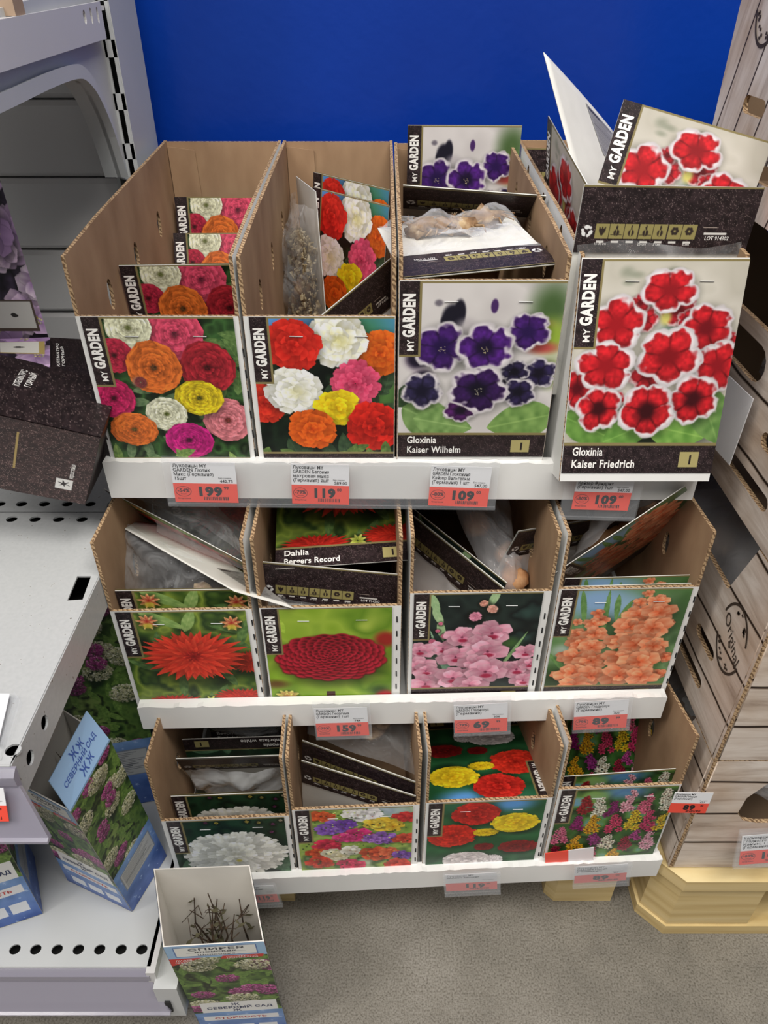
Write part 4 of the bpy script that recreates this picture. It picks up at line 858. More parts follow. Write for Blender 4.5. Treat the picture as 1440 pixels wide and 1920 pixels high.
# top tier, violet gloxinia box
packet('violet', 'violet gloxinia packet standing tall above the back of its box', at(765, 235, y=.985), at(979, 236, y=.985), (0, 0, -1), seed=8)
packet('violet', 'violet gloxinia packet reversed, dark header up, right below the tall one', at(1024, 366, y=.79), at(756, 346, y=.80), (0, .8, -.6), 'clear', None, True, seed=9)
packet('violet', 'violet gloxinia packet lying with its bag of dried tubers facing up', P3(.0175, .648, -.2195), P3(.156, .672, -.214), (0, .97, .045), 'clear', 'tuber', True, bulge=.020, seed=10, short=.140)
packet('violet', 'dark packet wedged behind the violet gloxinia front', P3(.155, .642, -.2165), P3(.030, .640, -.2225), (0, .1, -1), None, None, True, seed=11)
# top tier, red gloxinia box
plain_card('loose white packet back sticking up highest, with a grey text block', at(1020, 98, y=.85), at(1150, 246, y=.96), at(1245, 470, y=.90), at(1092, 372, y=.79), .001, (.50, .06, 1.0, .45))
packet('red', 'thin packet seen edge-on between white card and box wall', P3(.1775, .905, -.128), P3(.187, .735, -.160), (.12, 0, -1), 'clear', None, False, bulge=.012, seed=13)
packet('red', 'dark reversed packet at the back corner of the red gloxinia box', P3(.303, 1.005, -.178), P3(.172, 1.005, -.178), (0, -.1, -1), None, None, True, seed=14)
packet('red', 'red gloxinia packet tilted to one side, standing highest on its box', at(1170, 186, y=.78), at(1451, 268, y=.765), (-.25, -.32, -.91), 'clear', 'tuber', False, seed=15, w=.146)
packet('red', 'red gloxinia packet reversed, its wide dark icon header fully visible', at(1432, 351, y=.652), at(1095, 346, y=.645), (0, .02, -1), 'clear', 'tuber', True, bulge=.014, seed=16)
# middle tier, cactus dahlia box
packet('cactus', 'cactus dahlia packet showing just above the cactus dahlia front', P3(-.279, .578, -.521), P3(-.1385, .581, -.521), (0, .05, -1), seed=17)
c = [at(205, 974, y=.66), at(335, 984, y=.72), at(553, 1141, y=.563), at(440, 1108, y=.562)]
plain_card('white unprinted packet back lying aslant over the cactus dahlia box', c[0], c[1], c[2], c[3], 0, (.50, .62, .95, .95))
t = packet('cactus', 'cactus dahlia packet leaning out beyond the box side, edge-on', P3(-.303, .668, -.4545), P3(-.140, .602, -.508), (.03, .62, -.80), 'clear', None, False, w=.178, short=.14, bulge=.045, seed=18)
crumple('crumpled clear bag of dahlia tubers under the white packet back', at(232, 978, y=.66), at(440, 1085, y=.60), at(430, 1150, y=.60), at(236, 1150, y=.60), None, .03, 5, kind=1)
crumple('clear bag bulging up behind the white packet back, just below the tray', at(262, 935, y=.69), at(472, 935, y=.71), at(474, 1075, y=.62), at(300, 1000, y=.66), None, .035, 6)
packet('cactus', 'cactus dahlia packet far back, dim in the shade of the tray', P3(-.272, .74, -.500), P3(-.146, .76, -.470), (.1, .1, -1), 'clear', None, True, bulge=.02, seed=19)
# middle tier, ball dahlia box
d = .142
lo, ro = at(481, 1068, y=.600), at(745, 1050, y=.612); up = Vector((.02, .97, .14)).normalized(); hgt = (ro - lo).length * ASP
packet('cactus', 'cactus dahlia packet lying nearly flat, picture up, in the ball dahlia box', lo + up * hgt, ro + up * hgt, -up, None, None, False, seed=20)
packet('ball', 'ball dahlia packet reversed, dark header above the ball dahlia front', at(749, 1076, y=.600), at(490, 1052, y=.606), (0, -.02, -1), 'clear', 'tuber', True, bulge=.018, seed=21)
# middle tier, pink gladiolus box
packet('pink', 'pink gladiolus packet placed diagonally, dark header and milky bag in view', at(946, 1102, y=.605), at(757, 951, y=.705), (-.05, .16, -.98), 'milky', 'bulb', True, w=.150, bulge=.030, seed=22)
packet('pink', 'pink gladiolus packet behind the diagonal one, bag bulging at the wall', at(757, 951, y=.705) + Vector((.004, .007, 0)), at(946, 1102, y=.605) + Vector((.004, .007, 0)), (-.05, .16, -.98), 'milky', None, False, w=.150, bulge=.05, seed=23)
t = crumple('milky perforated bag with gladiolus corms pressed against the brown wall', P3(.070, .765, -.500), P3(.150, .745, -.515), P3(.166, .640, -.590), P3(.125, .640, -.585), M_MILKY, .035, 12)
for i, (x, y, z) in enumerate(((.150, .655, -.572), (.148, .685, -.560), (.112, .725, -.545))): MB().lump(P3(x, y, z), .017, i, 14, (1, 1, .9), .10).build('bulb', M_BULB, t, True, True)
packet('pink', 'pink gladiolus packet upright at the dim back of its box', P3(.045, .86, -.490), P3(.165, .87, -.490), (0, .1, -1), None, None, True, seed=24)
# middle tier, orange gladiolus box
packet('orange', 'orange gladiolus packet slanted up to the tray corner, picture in view', P3(.178, .588, -.505), P3(.2925, .604, -.409), (.30, .60, -.74), 'milky', 'bulb', False, w=.152, bulge=.045, seed=25)
packet('orange', 'orange gladiolus packet reversed, header lying back under the upper tray', at(1172, 962, y=.70), at(1032, 985, y=.665), (.1, .35, -.9), 'milky', None, True, w=.142, bulge=.03, seed=26)
packet('orange', 'orange gladiolus packet right behind the printed front, farther of two', P3(.190, .592, -.5165), P3(.3255, .598, -.5165), (0, .05, -1), None, None, False, seed=27)
packet('orange', 'orange gladiolus packet squeezed against the printed front, nearer of two', P3(.188, .583, -.5195), P3(.3215, .588, -.5195), (0, .02, -1), None, None, False, seed=28)
# lowest tier, white begonia box
packet('white', 'white begonia packet directly behind the white begonia front', P3(-.249, .510, -.781), P3(-.1145, .516, -.781), (0, .03, -1), seed=29)
packet('white', 'white begonia packet reversed, dark icon header tilted in the box', P3(-.112, .560, -.770), P3(-.2505, .553, -.768), (0, .35, -.9), 'white', None, True, bulge=.02, seed=30)
lo, ro = P3(-.116, .583, -.765), P3(-.251, .576, -.763); up = Vector((0, .1, -1)).normalized(); hgt = .135 * ASP
packet('white', 'white begonia packet upside down, its name band on top', lo + up * hgt, ro + up * hgt, -up, None, None, False, seed=31, w=.135)
packet('white', 'white begonia packet farthest back, in the shade below the tray', P3(-.244, .655, -.725), P3(-.112, .660, -.725), (0, .1, -1), 'clear', None, False, seed=32)
t = thing('bulb_bag', 'crumpled clear bag with tubers at the back of the white begonia box', 'bag', P3(-.17, .63, -.80))
MB().lump(P3(-.175, .628, -.775), .050, 12, 16, (1.15, .42, .9), .14).build('plastic_bag', M_CLEAR, t, True, True)
for i, (x, z) in enumerate(((-.19, -.785), (-.145, -.775))): MB().lump(P3(x, .628, z), .014, i, 10, (1.2, .8, 1), .3).build('tuber', M_TUBER, t, True, True)
# lowest tier, freesia box
packet('freesia', 'freesia packet askew in its box, nearest to the freesia front', P3(.037, .506, -.7725), P3(-.098, .545, -.7600), (0, .1, -1), None, None, True, seed=33)
packet('freesia', 'freesia packet askew, second from the freesia front, dark edge on top', P3(.037, .520, -.7660), P3(-.098, .566, -.750), (0, .1, -1), None, None, True, seed=34)
crumple('dusty crumpled clear bag filling the middle of the freesia box', P3(-.090, .66, -.757), P3(.034, .66, -.757), P3(.036, .53, -.768), P3(-.096, .575, -.752), None, .03, 41, kind=4)
packet('freesia', 'freesia packet reversed at the back, header under the middle tray', P3(.036, .688, -.722), P3(-.099, .690, -.716), (0, .12, -1), 'clear', 'bulb', True, bulge=.02, seed=36)
t = thing('bulb_bag', 'clear bag of pale roots just under the middle tray', 'bag', P3(-.01, .66, -.74))
MB().lump(P3(.005, .662, -.735), .034, 3, 14, (1.2, .6, .7), .14).build('plastic_bag', M_CLEAR, t, True, True)
for i in range(4): MB().lump(P3(-.018 + i * .015, .655, -.735 + .006 * (i % 2)), .012, i, 10, (.6, .6, 1.3), .25).build('tuber', M_BULB, t, True, True)
# lowest tier, fringed begonia mix box
a, b = at(1040, 1494, y=.508), at(803, 1508, y=.503)
packet('mix', 'red and yellow begonia packet lying upside down with its picture up', a, b, (0, .93, -.36), None, None, False, seed=37)
# lowest tier, ixia box
packet('ixia', 'ixia packet standing back in the box, flower spikes in full view', at(1042, 1310, y=.640), at(1216, 1306, y=.640), (0, -.30, -1), None, None, False, w=.128, seed=38)
packet('ixia', 'ixia packet just behind the ixia box front, top edge in view', P3(.2045, .516, -.7515), P3(.3375, .524, -.7475), (0, .04, -1), 'clear', None, False, seed=39)
# ---------------------------------------------------------------- price tags and their clear holders
def tag_art(lines, old, pct, price, cents, extra='', W=.062, H=.047, cut=.52, pale=None):
    """tag face in its own frame: x 0..W, z 0..-H"""
    mb = MB(); mb.box((0, 0, -H * cut), (W, .0006, 0), 0); mb.box((0, 0, -H), (W, .0006, -H * cut), 1)
    def tx(body, x, y, size, width=None, bold=.0, m=2, d=.0002):
        p, f = lay_text(body, x, y, size, width, bold); mb.add([(a, -d, -b) for a, b in p], f, m)
    for i, l in enumerate(lines): tx(l, W * .03, H * (.12 + .105 * i), H * .115, W * min(.62, .048 * len(l)), .012)
    if old: tx(old, W * .74, H * .49, H * .10, None, .015)
    tx('Без скидки', W * .72, H * .395, H * .05, W * .2)
    if pct:
        n = 26; ex, ey, rx, ry = W * .15, H * (cut + .20), W * .125, H * .13
        for k in range(n):
            a0, a1 = 2 * math.pi * k / n, 2 * math.pi * (k + 1) / n; q = lambda a, s: (ex + rx * s * math.cos(a), -.0002, -(ey + ry * s * math.sin(a)))
            mb.add([q(a0, 1), q(a1, 1), q(a1, .93), q(a0, .93)], [(0, 3, 2, 1)], 3)
        tx(pct, W * .055, H * (cut + .22), H * .12, W * .19, .04, 3); tx('Акция', W * .10, H * (cut + .28), H * .045, None, 0, 3); tx('Выгода больше', W * .05, H * (cut + .395), H * .05, W * .2, .01, 3)
    tx(price, W * .36, H * (cut + .30), H * .30, W * (.40 if len(price) == 3 else .30), .055, 4); tx(cents, W * .79, H * (cut + .14), H * .10, W * .075, .02, 4)
    g = random.Random(len(price) + int(price)); x = W * .46
    while x < W * .84: b = g.uniform(.0003, .0009); mb.box((x, -.0002, -H * (cut + .42)), (x + b, 0, -H * (cut + .335)), 4); x += b + g.uniform(.0004, .0012)
    if extra: tx(extra, W * .03, H * .97, H * .05, W * .25, 0, 3)
    return mb
def price_tag(label, TL, TR, down, args, W=None, grp='red and white price tags', H=None):
    TL, TR = Vector(TL), Vector(TR); X = TR - TL; W = W or X.length; X.normalize(); D = Vector(down); D = (D - X * D.dot(X)).normalized(); Y = (-D).cross(X)
    mb = tag_art(*args, W=W, H=H or W * .76); o = obj('price_tag', mesh(mb.v, mb.f, mb.m), None, [M_PAPER, M_RED, M_INK, M_REDDARK, M_INK])
    o.location = TL; o.rotation_euler = Matrix((X, Y, -D)).transposed().to_euler(); tag(o, label, 'price tag', grp); return o
def holder(label, TL, TR, down, H, t=.003, grp='clear price tag holders', clip=True):
    TL, TR = Vector(TL), Vector(TR); X = TR - TL; W = X.length; X.normalize(); D = Vector(down); D = (D - X * D.dot(X)).normalized(); Y = (-D).cross(X)
    o = bpy.data.objects.new('tag_holder', None); COL.objects.link(o); o.location = TL; o.rotation_euler = Matrix((X, Y, -D)).transposed().to_euler(); tag(o, label, 'tag holder', grp); o.empty_display_size = .02
    mb = MB().box((0, -.0012, -H), (W, -.0006, -.003)); mb.build('clear_front', M_ACRYL, o, False)
    mb = MB().box((0, .0020, -H), (W, .0026, 0)); mb.build('back_plate', M_ACRYL, o, False)
    MB().tube([(0, .0005, -H), (W, .0005, -H)], .0022, 8).build('bottom_rim', M_ACRYL, o, False)
    if clip: MB().box((0, -.0016, -.006), (W, .0026, -.0015)).build('top_rim', M_ACRYL, o, False)
    return o
DN = (0, -.06, -1)
T1 = [(318, 866, 440, 868, (['Луковицы MY', 'GARDEN Лютик', 'Микс (Германия)', '15шт'], '442,75', '-54%', '199', '99'), 'price tag reading 199 under the ranunculus box'),
      (545, 869, 655, 872, (['Луковицы MY', 'GARDEN Бегония', 'махровая микс', '(Германия) 2шт'], '589,00', '-79%', '119', '00'), 'price tag reading 119 under the begonia box'),
      (809, 873, 923, 877, (['Луковицы MY', 'GARDEN Глоксиния', 'Кайзер Вильгельм', '(Германия) 1 шт'], '547,00', '-80%', '109', '00'), 'price tag reading 109 under the violet gloxinia box')]
YH = .6125
holder('long clear price rail under three boxes, holding tags 199, 119 and 109', at(301, 857, y=YH), at(938, 865, y=YH), DN, .054)
for a, b, c, d, ar, lb in T1: price_tag(lb, at(a, b, y=YH), at(c, d, y=YH), DN, ar, H=.0455)
YK = .603
holder('short clear tag holder hanging below the red gloxinia box', at(1064, 884, y=YK), at(1212, 888, y=YK), DN, .053)
price_tag('price tag reading 109 in the short holder below the red gloxinias', at(1085, 884, y=YK), at(1194, 887, y=YK), DN, (['Луковицы MY', 'GARDEN Глоксиния', 'Кайзер Фридрих', '(Германия) 1шт'], '547,00', '-80%', '109', '00'), H=.043)
Y2 = .5485
for a, b, c, d, ar, lb, hl in [(588, 1329, 688, 1326, (['Луковицы MY', 'GARDEN Георгина', '(Германия) 1шт'], '744', '-79%', '159', '99'), 'price tag reading 159 under the ball dahlia box', 'clear tag holder clipped below the ball dahlia box'),
                              (851, 1323, 952, 1318, (['Луковицы MY', 'GARDEN Гладиолус', '(Германия)'], '336', '-79%', '69', '99'), 'price tag reading 69 under the pink gladiolus box', 'clear tag holder clipped below the pink gladiolus box'),
                              (1078, 1317, 1180, 1311, (['Луковицы MY', 'GARDEN Гладиолус', '(Германия)'], '421', '-79%', '89', '99'), 'price tag reading 89 under the orange gladiolus box', 'clear tag holder clipped below the orange gladiolus box')]:
    yk = Y2 + ((a - 750) / 1000) * .016; p, q = at(a, b, y=yk), at(c, d, y=yk); X = (q - p).normalized()
    holder(hl, p - X * .002 + Vector((0, 0, .010)), q + X * .003 + Vector((0, 0, .010)), DN, .0585); price_tag(lb, p, q, DN, ar, H=.046)
for a, b, c, d, y, ar, lb, hl in [(834, 1641, 932, 1636, .459, (['Луковицы MY', 'GARDEN Бегония'], '', '', '119', '00'), 'tilted pale price tag at the lowest tray, under the fringed begonias', 'clear tag holder clipped to the lowest tray below the fringed begonias'),
                                 (1079, 1626, 1178, 1620, .471, (['Луковицы MY', 'GARDEN Иксия', '(Германия)'], '421', '', '89', '00'), 'pale price tag on the lowest tray under the ixia box', 'clear tag holder clipped to the lowest tray below the ixia box'),
                                 (452, 1663, 512, 1660, .443, (['Луковицы MY', 'GARDEN Бегония'], '', '', '119', '00'), 'price tag half hidden by the open white-lined shrub box', 'clear tag holder half hidden by the open white-lined shrub box')]:
    p, q = at(a, b, y=y), at(c, d, y=y); X = (q - p).normalized(); dn = (-.10, .03, -1)
    holder(hl, p - X * .003 + Vector((0, -.003, .007)), q + X * .003 + Vector((0, -.003, .007)), dn, .052); price_tag(lb, p, q, dn, ar, H=.040)
price_tag('loose price tag fallen behind the lowest tray lip before the ixia print', at(1111, 1640, y=.4990), at(1113, 1588, y=.5005), (-1, -.05, .0), (['', ''], '', '', '89', '00'), H=.060, grp='red and white price tags')
price_tag('loose price tag reading 89 sticking out beside the ixia box', at(1266, 1486, y=.487), at(1332, 1487, y=.487), (-.32, -.05, -.95), (['Луковицы MY', 'GARDEN Иксия', '(Германия)'], '421', '', '89', '00'), W=.043, H=.036)
# ---------------------------------------------------------------- crates with wood print, pallet
CX, CY0, CY1 = .36, .500, .912
def crate(label, z0, z1, front_cut=False, logo=None, shift=0, side=None):
    side = side or M_PLANK
    h = z1 - z0; x0 = CX + shift; x1 = x0 + .60; dy = CY1 - CY0; t = thing('crate', label, 'crate', P3(x0 + .3, CY0, z0), 'stacked crates with wood print'); T = .005
    rim = h - .075
    prof = [(0, .001), (dy, .001), (dy, h), (dy - .055, h), (dy - .085, rim), (.085, rim), (.058, h), (0, h)]
    sl = [slot(.066, .118, h - .16, .016), slot(.07, .17, h - .21, .016), slot(.15, .262, h - .108, .036), slot(dy - .118, dy - .066, h - .16, .016), slot(dy - .17, dy - .07, h - .21, .016)]
    sl = [s for s in sl if min(p[1] for p in s) > .006]
    for xx, nm in ((x0 + T / 2, 'side_wall'), (x1 - T / 2, 'side_wall')):
        mb = MB(); sheet(mb, (xx, CY0, Z(z0)), (0, 1, 0), (0, 0, 1), prof, sl, T); mb.build(nm, [M_TAN, side, M_FLUTE] if xx < x0 + .3 else [M_PLANK, M_TAN, M_FLUTE], t)
    w = x1 - x0 - .012
    fp = [(0, .001), (w, .001), (w, h), (w - .06, h), (w - .10, rim), (.10, rim), (.06, h), (0, h)]
    if front_cut: fp = [(0, .001), (w, .001), (w, h), (w - .06, h), (w - .06, .12), (w - .09, .10), (.075, .10), (.058, .105), (.048, .12), (.05, .15), (.09, h)  , (0, h)]
    mb = MB(); sheet(mb, (x0 + .006, CY0 + T / 2, Z(z0)), (1, 0, 0), (0, 0, 1), fp, [], T); mb.build('front_wall', [M_PLANK, M_TAN, M_FLUTE], t)
    mb = MB(); sheet(mb, (x0 + .006, CY1 - T / 2, Z(z0)), (1, 0, 0), (0, 0, 1), fp if not front_cut else [(0, .001), (w, .001), (w, h), (0, h)], [], T); mb.build('back_wall', [M_TAN, M_PLANK, M_FLUTE], t)
    mb = MB(); mb.box((x0 + T, CY0 + T, Z(z0) + .001), (x1 - T, CY1 - T, Z(z0) + .005)); mb.build('base', M_TAN, t)
    mb = MB().tube([P3(x0 + .005, CY0 + .005, z0 + .001), P3(x0 + .005, CY0 + .005, z1 - .001)], .0052, 12); 
    mb.uv = [(p.x, p.z) for p in mb.v]; mb.build('corner_edge', M_PLANK, t, True, True)
    if logo:
        mb = MB(); xx = x0 - .0008; cy, cz = logo[0], z0 + logo[1]
        for a0, a1 in ((.35, 2.75), (3.5, 5.9)):
            for k in range(22):
                a, b = a0 + (a1 - a0) * k / 22, a0 + (a1 - a0) * (k + 1) / 22; q = lambda an, s: P3(xx, cy - .030 * s * math.cos(an), cz + .044 * s * math.sin(an))
                mb.add([q(a, 1), q(b, 1), q(b, .92), q(a, .92)], [(0, 1, 2, 3)], 0)
        p, f = lay_text('Original', -.026, .006, .026, .054, .0, .25); mb.add([P3(xx, cy - (a * .9), cz - b * .9 - a * .55) for a, b in p], f, 0)
        g = random.Random(4)
        for k in range(26):
            an = g.choice([g.uniform(.5, 2.6), g.uniform(3.6, 5.8)]); s = g.uniform(.72, .86); y, z = cy - .030 * s * math.cos(an), cz + .044 * s * math.sin(an); mb.box((xx - .0001, y - .0018, Z(z) - .0012), (xx, y + .0015, Z(z) + .0014))
        mb.build('stamped_logo', mat('logo_brown', (.22, .17, .13), .7), t)
    return t
crate('wood-print cardboard crate on top of the stack, beside the blue wall', -.199, .052, logo=(.838, .182), side=M_PLANKV)
crate('wood-print crate second from the stack top, a white paper stuck on it', -.449, -.20)
crate('wood-print crate with an oval stamped logo near its corner', -.699, -.45, logo=(.548, .138))
crate('lowest wood-print crate, standing on the pallet with a cut-out front', -.919, -.70, front_cut=True)
def bag_of(label, c, r, sq, seed, mt=None):
    t = thing('bulb_bag', label, 'bag', c, 'bags in the crates'); MB().lump(c, r, seed, 18, sq, .12).build('plastic_bag', mt or M_CLEAR, t, True, True)
    g = random.Random(seed)
    for i in range(3): MB().lump(Vector(c) + Vector((g.uniform(-.5, .5) * r * sq[0], g.uniform(-.4, .4) * r * sq[1], g.uniform(-.5, .1) * r * sq[2])), r * .34, seed + i, 10, (1, 1, .9), .2).build('bulb', M_WHITEBAG if i == 0 else M_TUBER, t, True, True)
bag_of('dusty clear bag filling the crate with the oval logo', P3(.44, .70, -.575), .075, (1.0, 1.7, .95), 2, M_MILKY)
bag_of('clear bag behind, in the rear of the crate with the logo', P3(.45, .84, -.56), .06, (1.2, .9, .9), 5)
bag_of('clear bag added in the top crate to darken its holes', P3(.47, .80, -.10), .07, (1.2, 1.2, .9), 13)  # bag added so the top crate looks dark through its holes
bag_of('clear bag in the second crate from the stack top', P3(.47, .70, -.33), .06, (1.2, 1.4, .8), 7)
bag_of('clear bag with a white bulb showing in the lowest crate front', P3(.462, .545, -.772), .042, (1.0, .75, 1.0), 9)
bag_of('dim clear bag at the side opening of the lowest crate', P3(.40, .63, -.775), .045, (.8, 1.5, .9), 11)
c = [at(1338, 700, x=.350), at(1352, 690, x=.352), at(1411, 745, x=.352), at(1366, 872, x=.350)]
pp = MB(); a0, a1, a2, a3 = at(1345, 684, x=.349), at(1412, 748, x=.349), at(1367, 872, x=.349), at(1332, 832, x=.345)
t = thing('paper_sheet', 'white paper sheet hanging on the second crate, behind the red gloxinia box', 'paper', a0); pp.slab(a0, a1, a2, a3, .0008); pp.build('sheet', M_PAPER, t)
mb = MB()
for k in range(7): u = .30 + k * .035; mb.slab(*(a0.lerp(a3, q).lerp(a1.lerp(a2, q), s) + Vector((-.0006, -.0003, 0)) for q, s in ((.80, u * .45), (.80, u * .45 + .012), (.97, u * .45 + .012), (.97, u * .45))), .0003)
mb.build('barcode', M_INK, t)
PINE = noisy('pallet_pine', [(.3, 'b59a63'), (.5, 'd8c08a'), (.7, 'e6d3a2')], (6, 26, 26), .75, bump=.4)
ENDG = noisy('pine_side', [(.3, 'bda16c'), (.5, 'd3ba84'), (.75, 'e2cc9c')], (3, 3, 60), .8, bump=.3)
pal = thing('pallet', 'pale pine pallet carrying the stack of wood-print crates', 'pallet', P3(.65, .49, -1.06)); PX0 = .348
def chamfer(mb, x0, x1, y0, y1, z0, z1, c, m=0):
    p = [(x0, y0 + c), (x0 + c, y0), (x1, y0), (x1, y1), (x0, y1)]; n = len(p)
    mb.add([(a, b, z0) for a, b in p] + [(a, b, z1) for a, b in p], [(i, (i + 1) % n, n + (i + 1) % n, n + i) for i in range(n)] + [tuple(range(n - 1, -1, -1)), tuple(range(n, 2 * n))], [1] * n + [0, 0]); return mb
chamfer(MB(), PX0, 1.0, .482, .60, Z(-.943), Z(-.921), .03).build('top_board', [PINE, ENDG], pal)
chamfer(MB(), PX0, 1.0, .70, .92, Z(-.943), Z(-.921), .0).build('top_board', [PINE, ENDG], pal)
chamfer(MB(), PX0 + .004, PX0 + .14, .487, .59, Z(-1.038), Z(-.944), .028).build('block', [PINE, ENDG], pal)
chamfer(MB(), PX0 + .30, PX0 + .44, .487, .59, Z(-1.038), Z(-.944), .0).build('block', [PINE, ENDG], pal)
chamfer(MB(), PX0, 1.0, .484, .595, Z(-1.0595), Z(-1.039), .03).build('bottom_board', [PINE, ENDG], pal)
chamfer(MB(), PX0, PX0 + .1, .60, .92, Z(-1.0595), Z(-.944), .0).build('block', [PINE, ENDG], pal)
p, q = at(1392, 1568, y=.478), at(1466, 1562, y=.478)
price_tag('price tag reading 109 hanging on the pallet edge below the lowest crate', p, q, (-.1, -.12, -1), (['Корневищные', 'Гладиолус микс', 'Канны, 1 бул.', '(Германия) 1шт'], '', '-80%', '109', '00'), W=.064, H=.052)
holder('clear tag holder hooked on the pallet edge below the lowest crate', p + Vector((-.005, .0005, .010)), q + Vector((.02, .0005, .010)), (-.1, -.12, -1), .066)
# low pallet under the bulb display
fp = thing('pallet', 'small pale wooden pallet feet under the bulb display', 'pallet', P3(.05, .53, -1.06))
for x0, x1 in ((-.20, -.125), (.226, .318)): chamfer(MB(), x0, x1, .528, .60, Z(-1.0595), Z(-.951), .012).build('block', [PINE, ENDG], fp)
MB().box((-.24, .515, Z(-.951)), (.335, .90, Z(-.9365))).build('top_board', ENDG, fp)
# ---------------------------------------------------------------- shrub boxes
SPA, SPB, SNOW = art_spirea(150, 1.0, 1), art_spirea(150, 1.9, 2), art_snow(90, 1.0)
M_INSIDE = noisy('white_inner_board', [(.3, 'd8d3ca'), (.7, 'e8e4dc')], (10, 10, 10), .6); M_BLUE = mat('pale_blue_print', (.60, .74, .88), .4); M_NAVYINK = mat('navy_ink', (.16, .20, .36), .6)
def band(img, y0, y1, c): img.rect(0, y0, 1, y1, c)
def shrub_front(W=170, asp=2.6):
    a = art_spirea(W, asp, 3); H = asp
    sn = art_snow(W, .9); k = int(W * 1.86); n = min(a.H - k, sn.H); a.a[k:k + n] = sn.a[:n]
    a.rect(0, 0, 1, .30, '9cc0e2'); a.rect(.08, .035, .92, .265, '4a6fae'); a.rect(.095, .045, .905, .255, 'efeee6'); a.rect(.2, .175, .8, .180, '8a8a90')
    m = (a.Y > .30) & (a.Y < .47) & (a.X < (.47 - a.Y) * 1.9 + .02); a.a[m] = rgb('d8332c')
    m = (a.Y > .285) & (a.Y < .355) & (a.X > .52 + (.355 - a.Y) * .4) & (a.X < .95 + (.355 - a.Y) * .3); a.a[m] = rgb('d8332c')
    a.rect(.10, 1.56, .96, 1.86, 'f2f1ee'); a.rect(.08, 1.98, .94, 2.12, 'f2f2f4')
    for i in range(3): a.rect(.14 + i * .27, 2.28, .36 + i * .27, 2.46, 'eef1f6')
    return a
FRONT_TX = [('СПИРЕЯ', .22, .115, .075, .56, .01, 0, False, '3a3d4a'), ('японская', .28, .165, .05, .42, .01, 0, False, '3a3d4a'), ('Широбана', .30, .235, .045, .38, .0, 0, False, '4a4d58'), ('ЛИДЕР', .06, .36, .05, .17, .02, 0, False), ('ПРОДАЖ', .05, .41, .045, .17, .02, 0, False),
            ('ПРОВЕРЕНО', .58, .316, .032, .32, .01, 0, False), ('МОРОЗАМИ', .58, .348, .030, .32, .01, 0, False), ('СЕВЕРНЫЙ САД', .16, 1.75, .085, .74, .02, 0, False, '24305c'), ('Ж', .44, 1.66, .10, .1, 0, 0, False, '24305c'), ('Ж', .44, 1.84, .10, .1, 0, 0, False, '24305c'), ('СТОЙКОСТЬ', .2, 2.07, .07, .6, .02, 0, False, 'c23a34')]
def shrub_side(W=140, asp=3.2):
    a = art_spirea(W, asp, 5); a.rect(0, 0, 1, .03, '9cc0e2'); sn = art_snow(W, 1.3); k = int(W * 2.05); n = min(a.H - k, sn.H); a.a[k:k + n] = sn.a[:n]
    a.rect(.10, 2.2, .9, 2.66, '8a93a0'); a.rect(.12, 2.22, .88, 2.64, 'c3c3c0')
    for i in range(13): g = np.random.default_rng(i); a.rect(.15, 2.25 + i * .029, .55 + .3 * g.random(), 2.258 + i * .029, '55565c')
    return a
FR, SD = shrub_front(), shrub_side()
def bislab(mb, TL, TR, BR, BL, t, n=10):
    C = [Vector(p) for p in (TL, TR, BR, BL)]; nn = (C[1] - C[0]).cross(C[3] - C[0]).normalized() * t; v = []
    for off in (Vector(), nn):
        for j in range(n + 1):
            for i in range(n + 1): u, q = i / n, j / n; v.append((C[0] * (1 - u) + C[1] * u) * (1 - q) + (C[3] * (1 - u) + C[2] * u) * q + off)
    K = (n + 1) ** 2; f = []; m = []
    for j in range(n):
        for i in range(n): a = j * (n + 1) + i; f.append((a, a + n + 1, a + n + 2, a + 1)); m.append(1); f.append((K + a, K + a + 1, K + a + n + 2, K + a + n + 1)); m.append(0)
    ring = [i for i in range(n)] + [n + (n + 1) * j for j in range(n)] + [K - 1 - i for i in range(n)] + [(n + 1) * (n - j) for j in range(n)]
    for a, b in zip(ring, ring[1:] + ring[:1]): f.append((a, b, K + b, K + a)); m.append(0)
    mb.add(v, f, m)
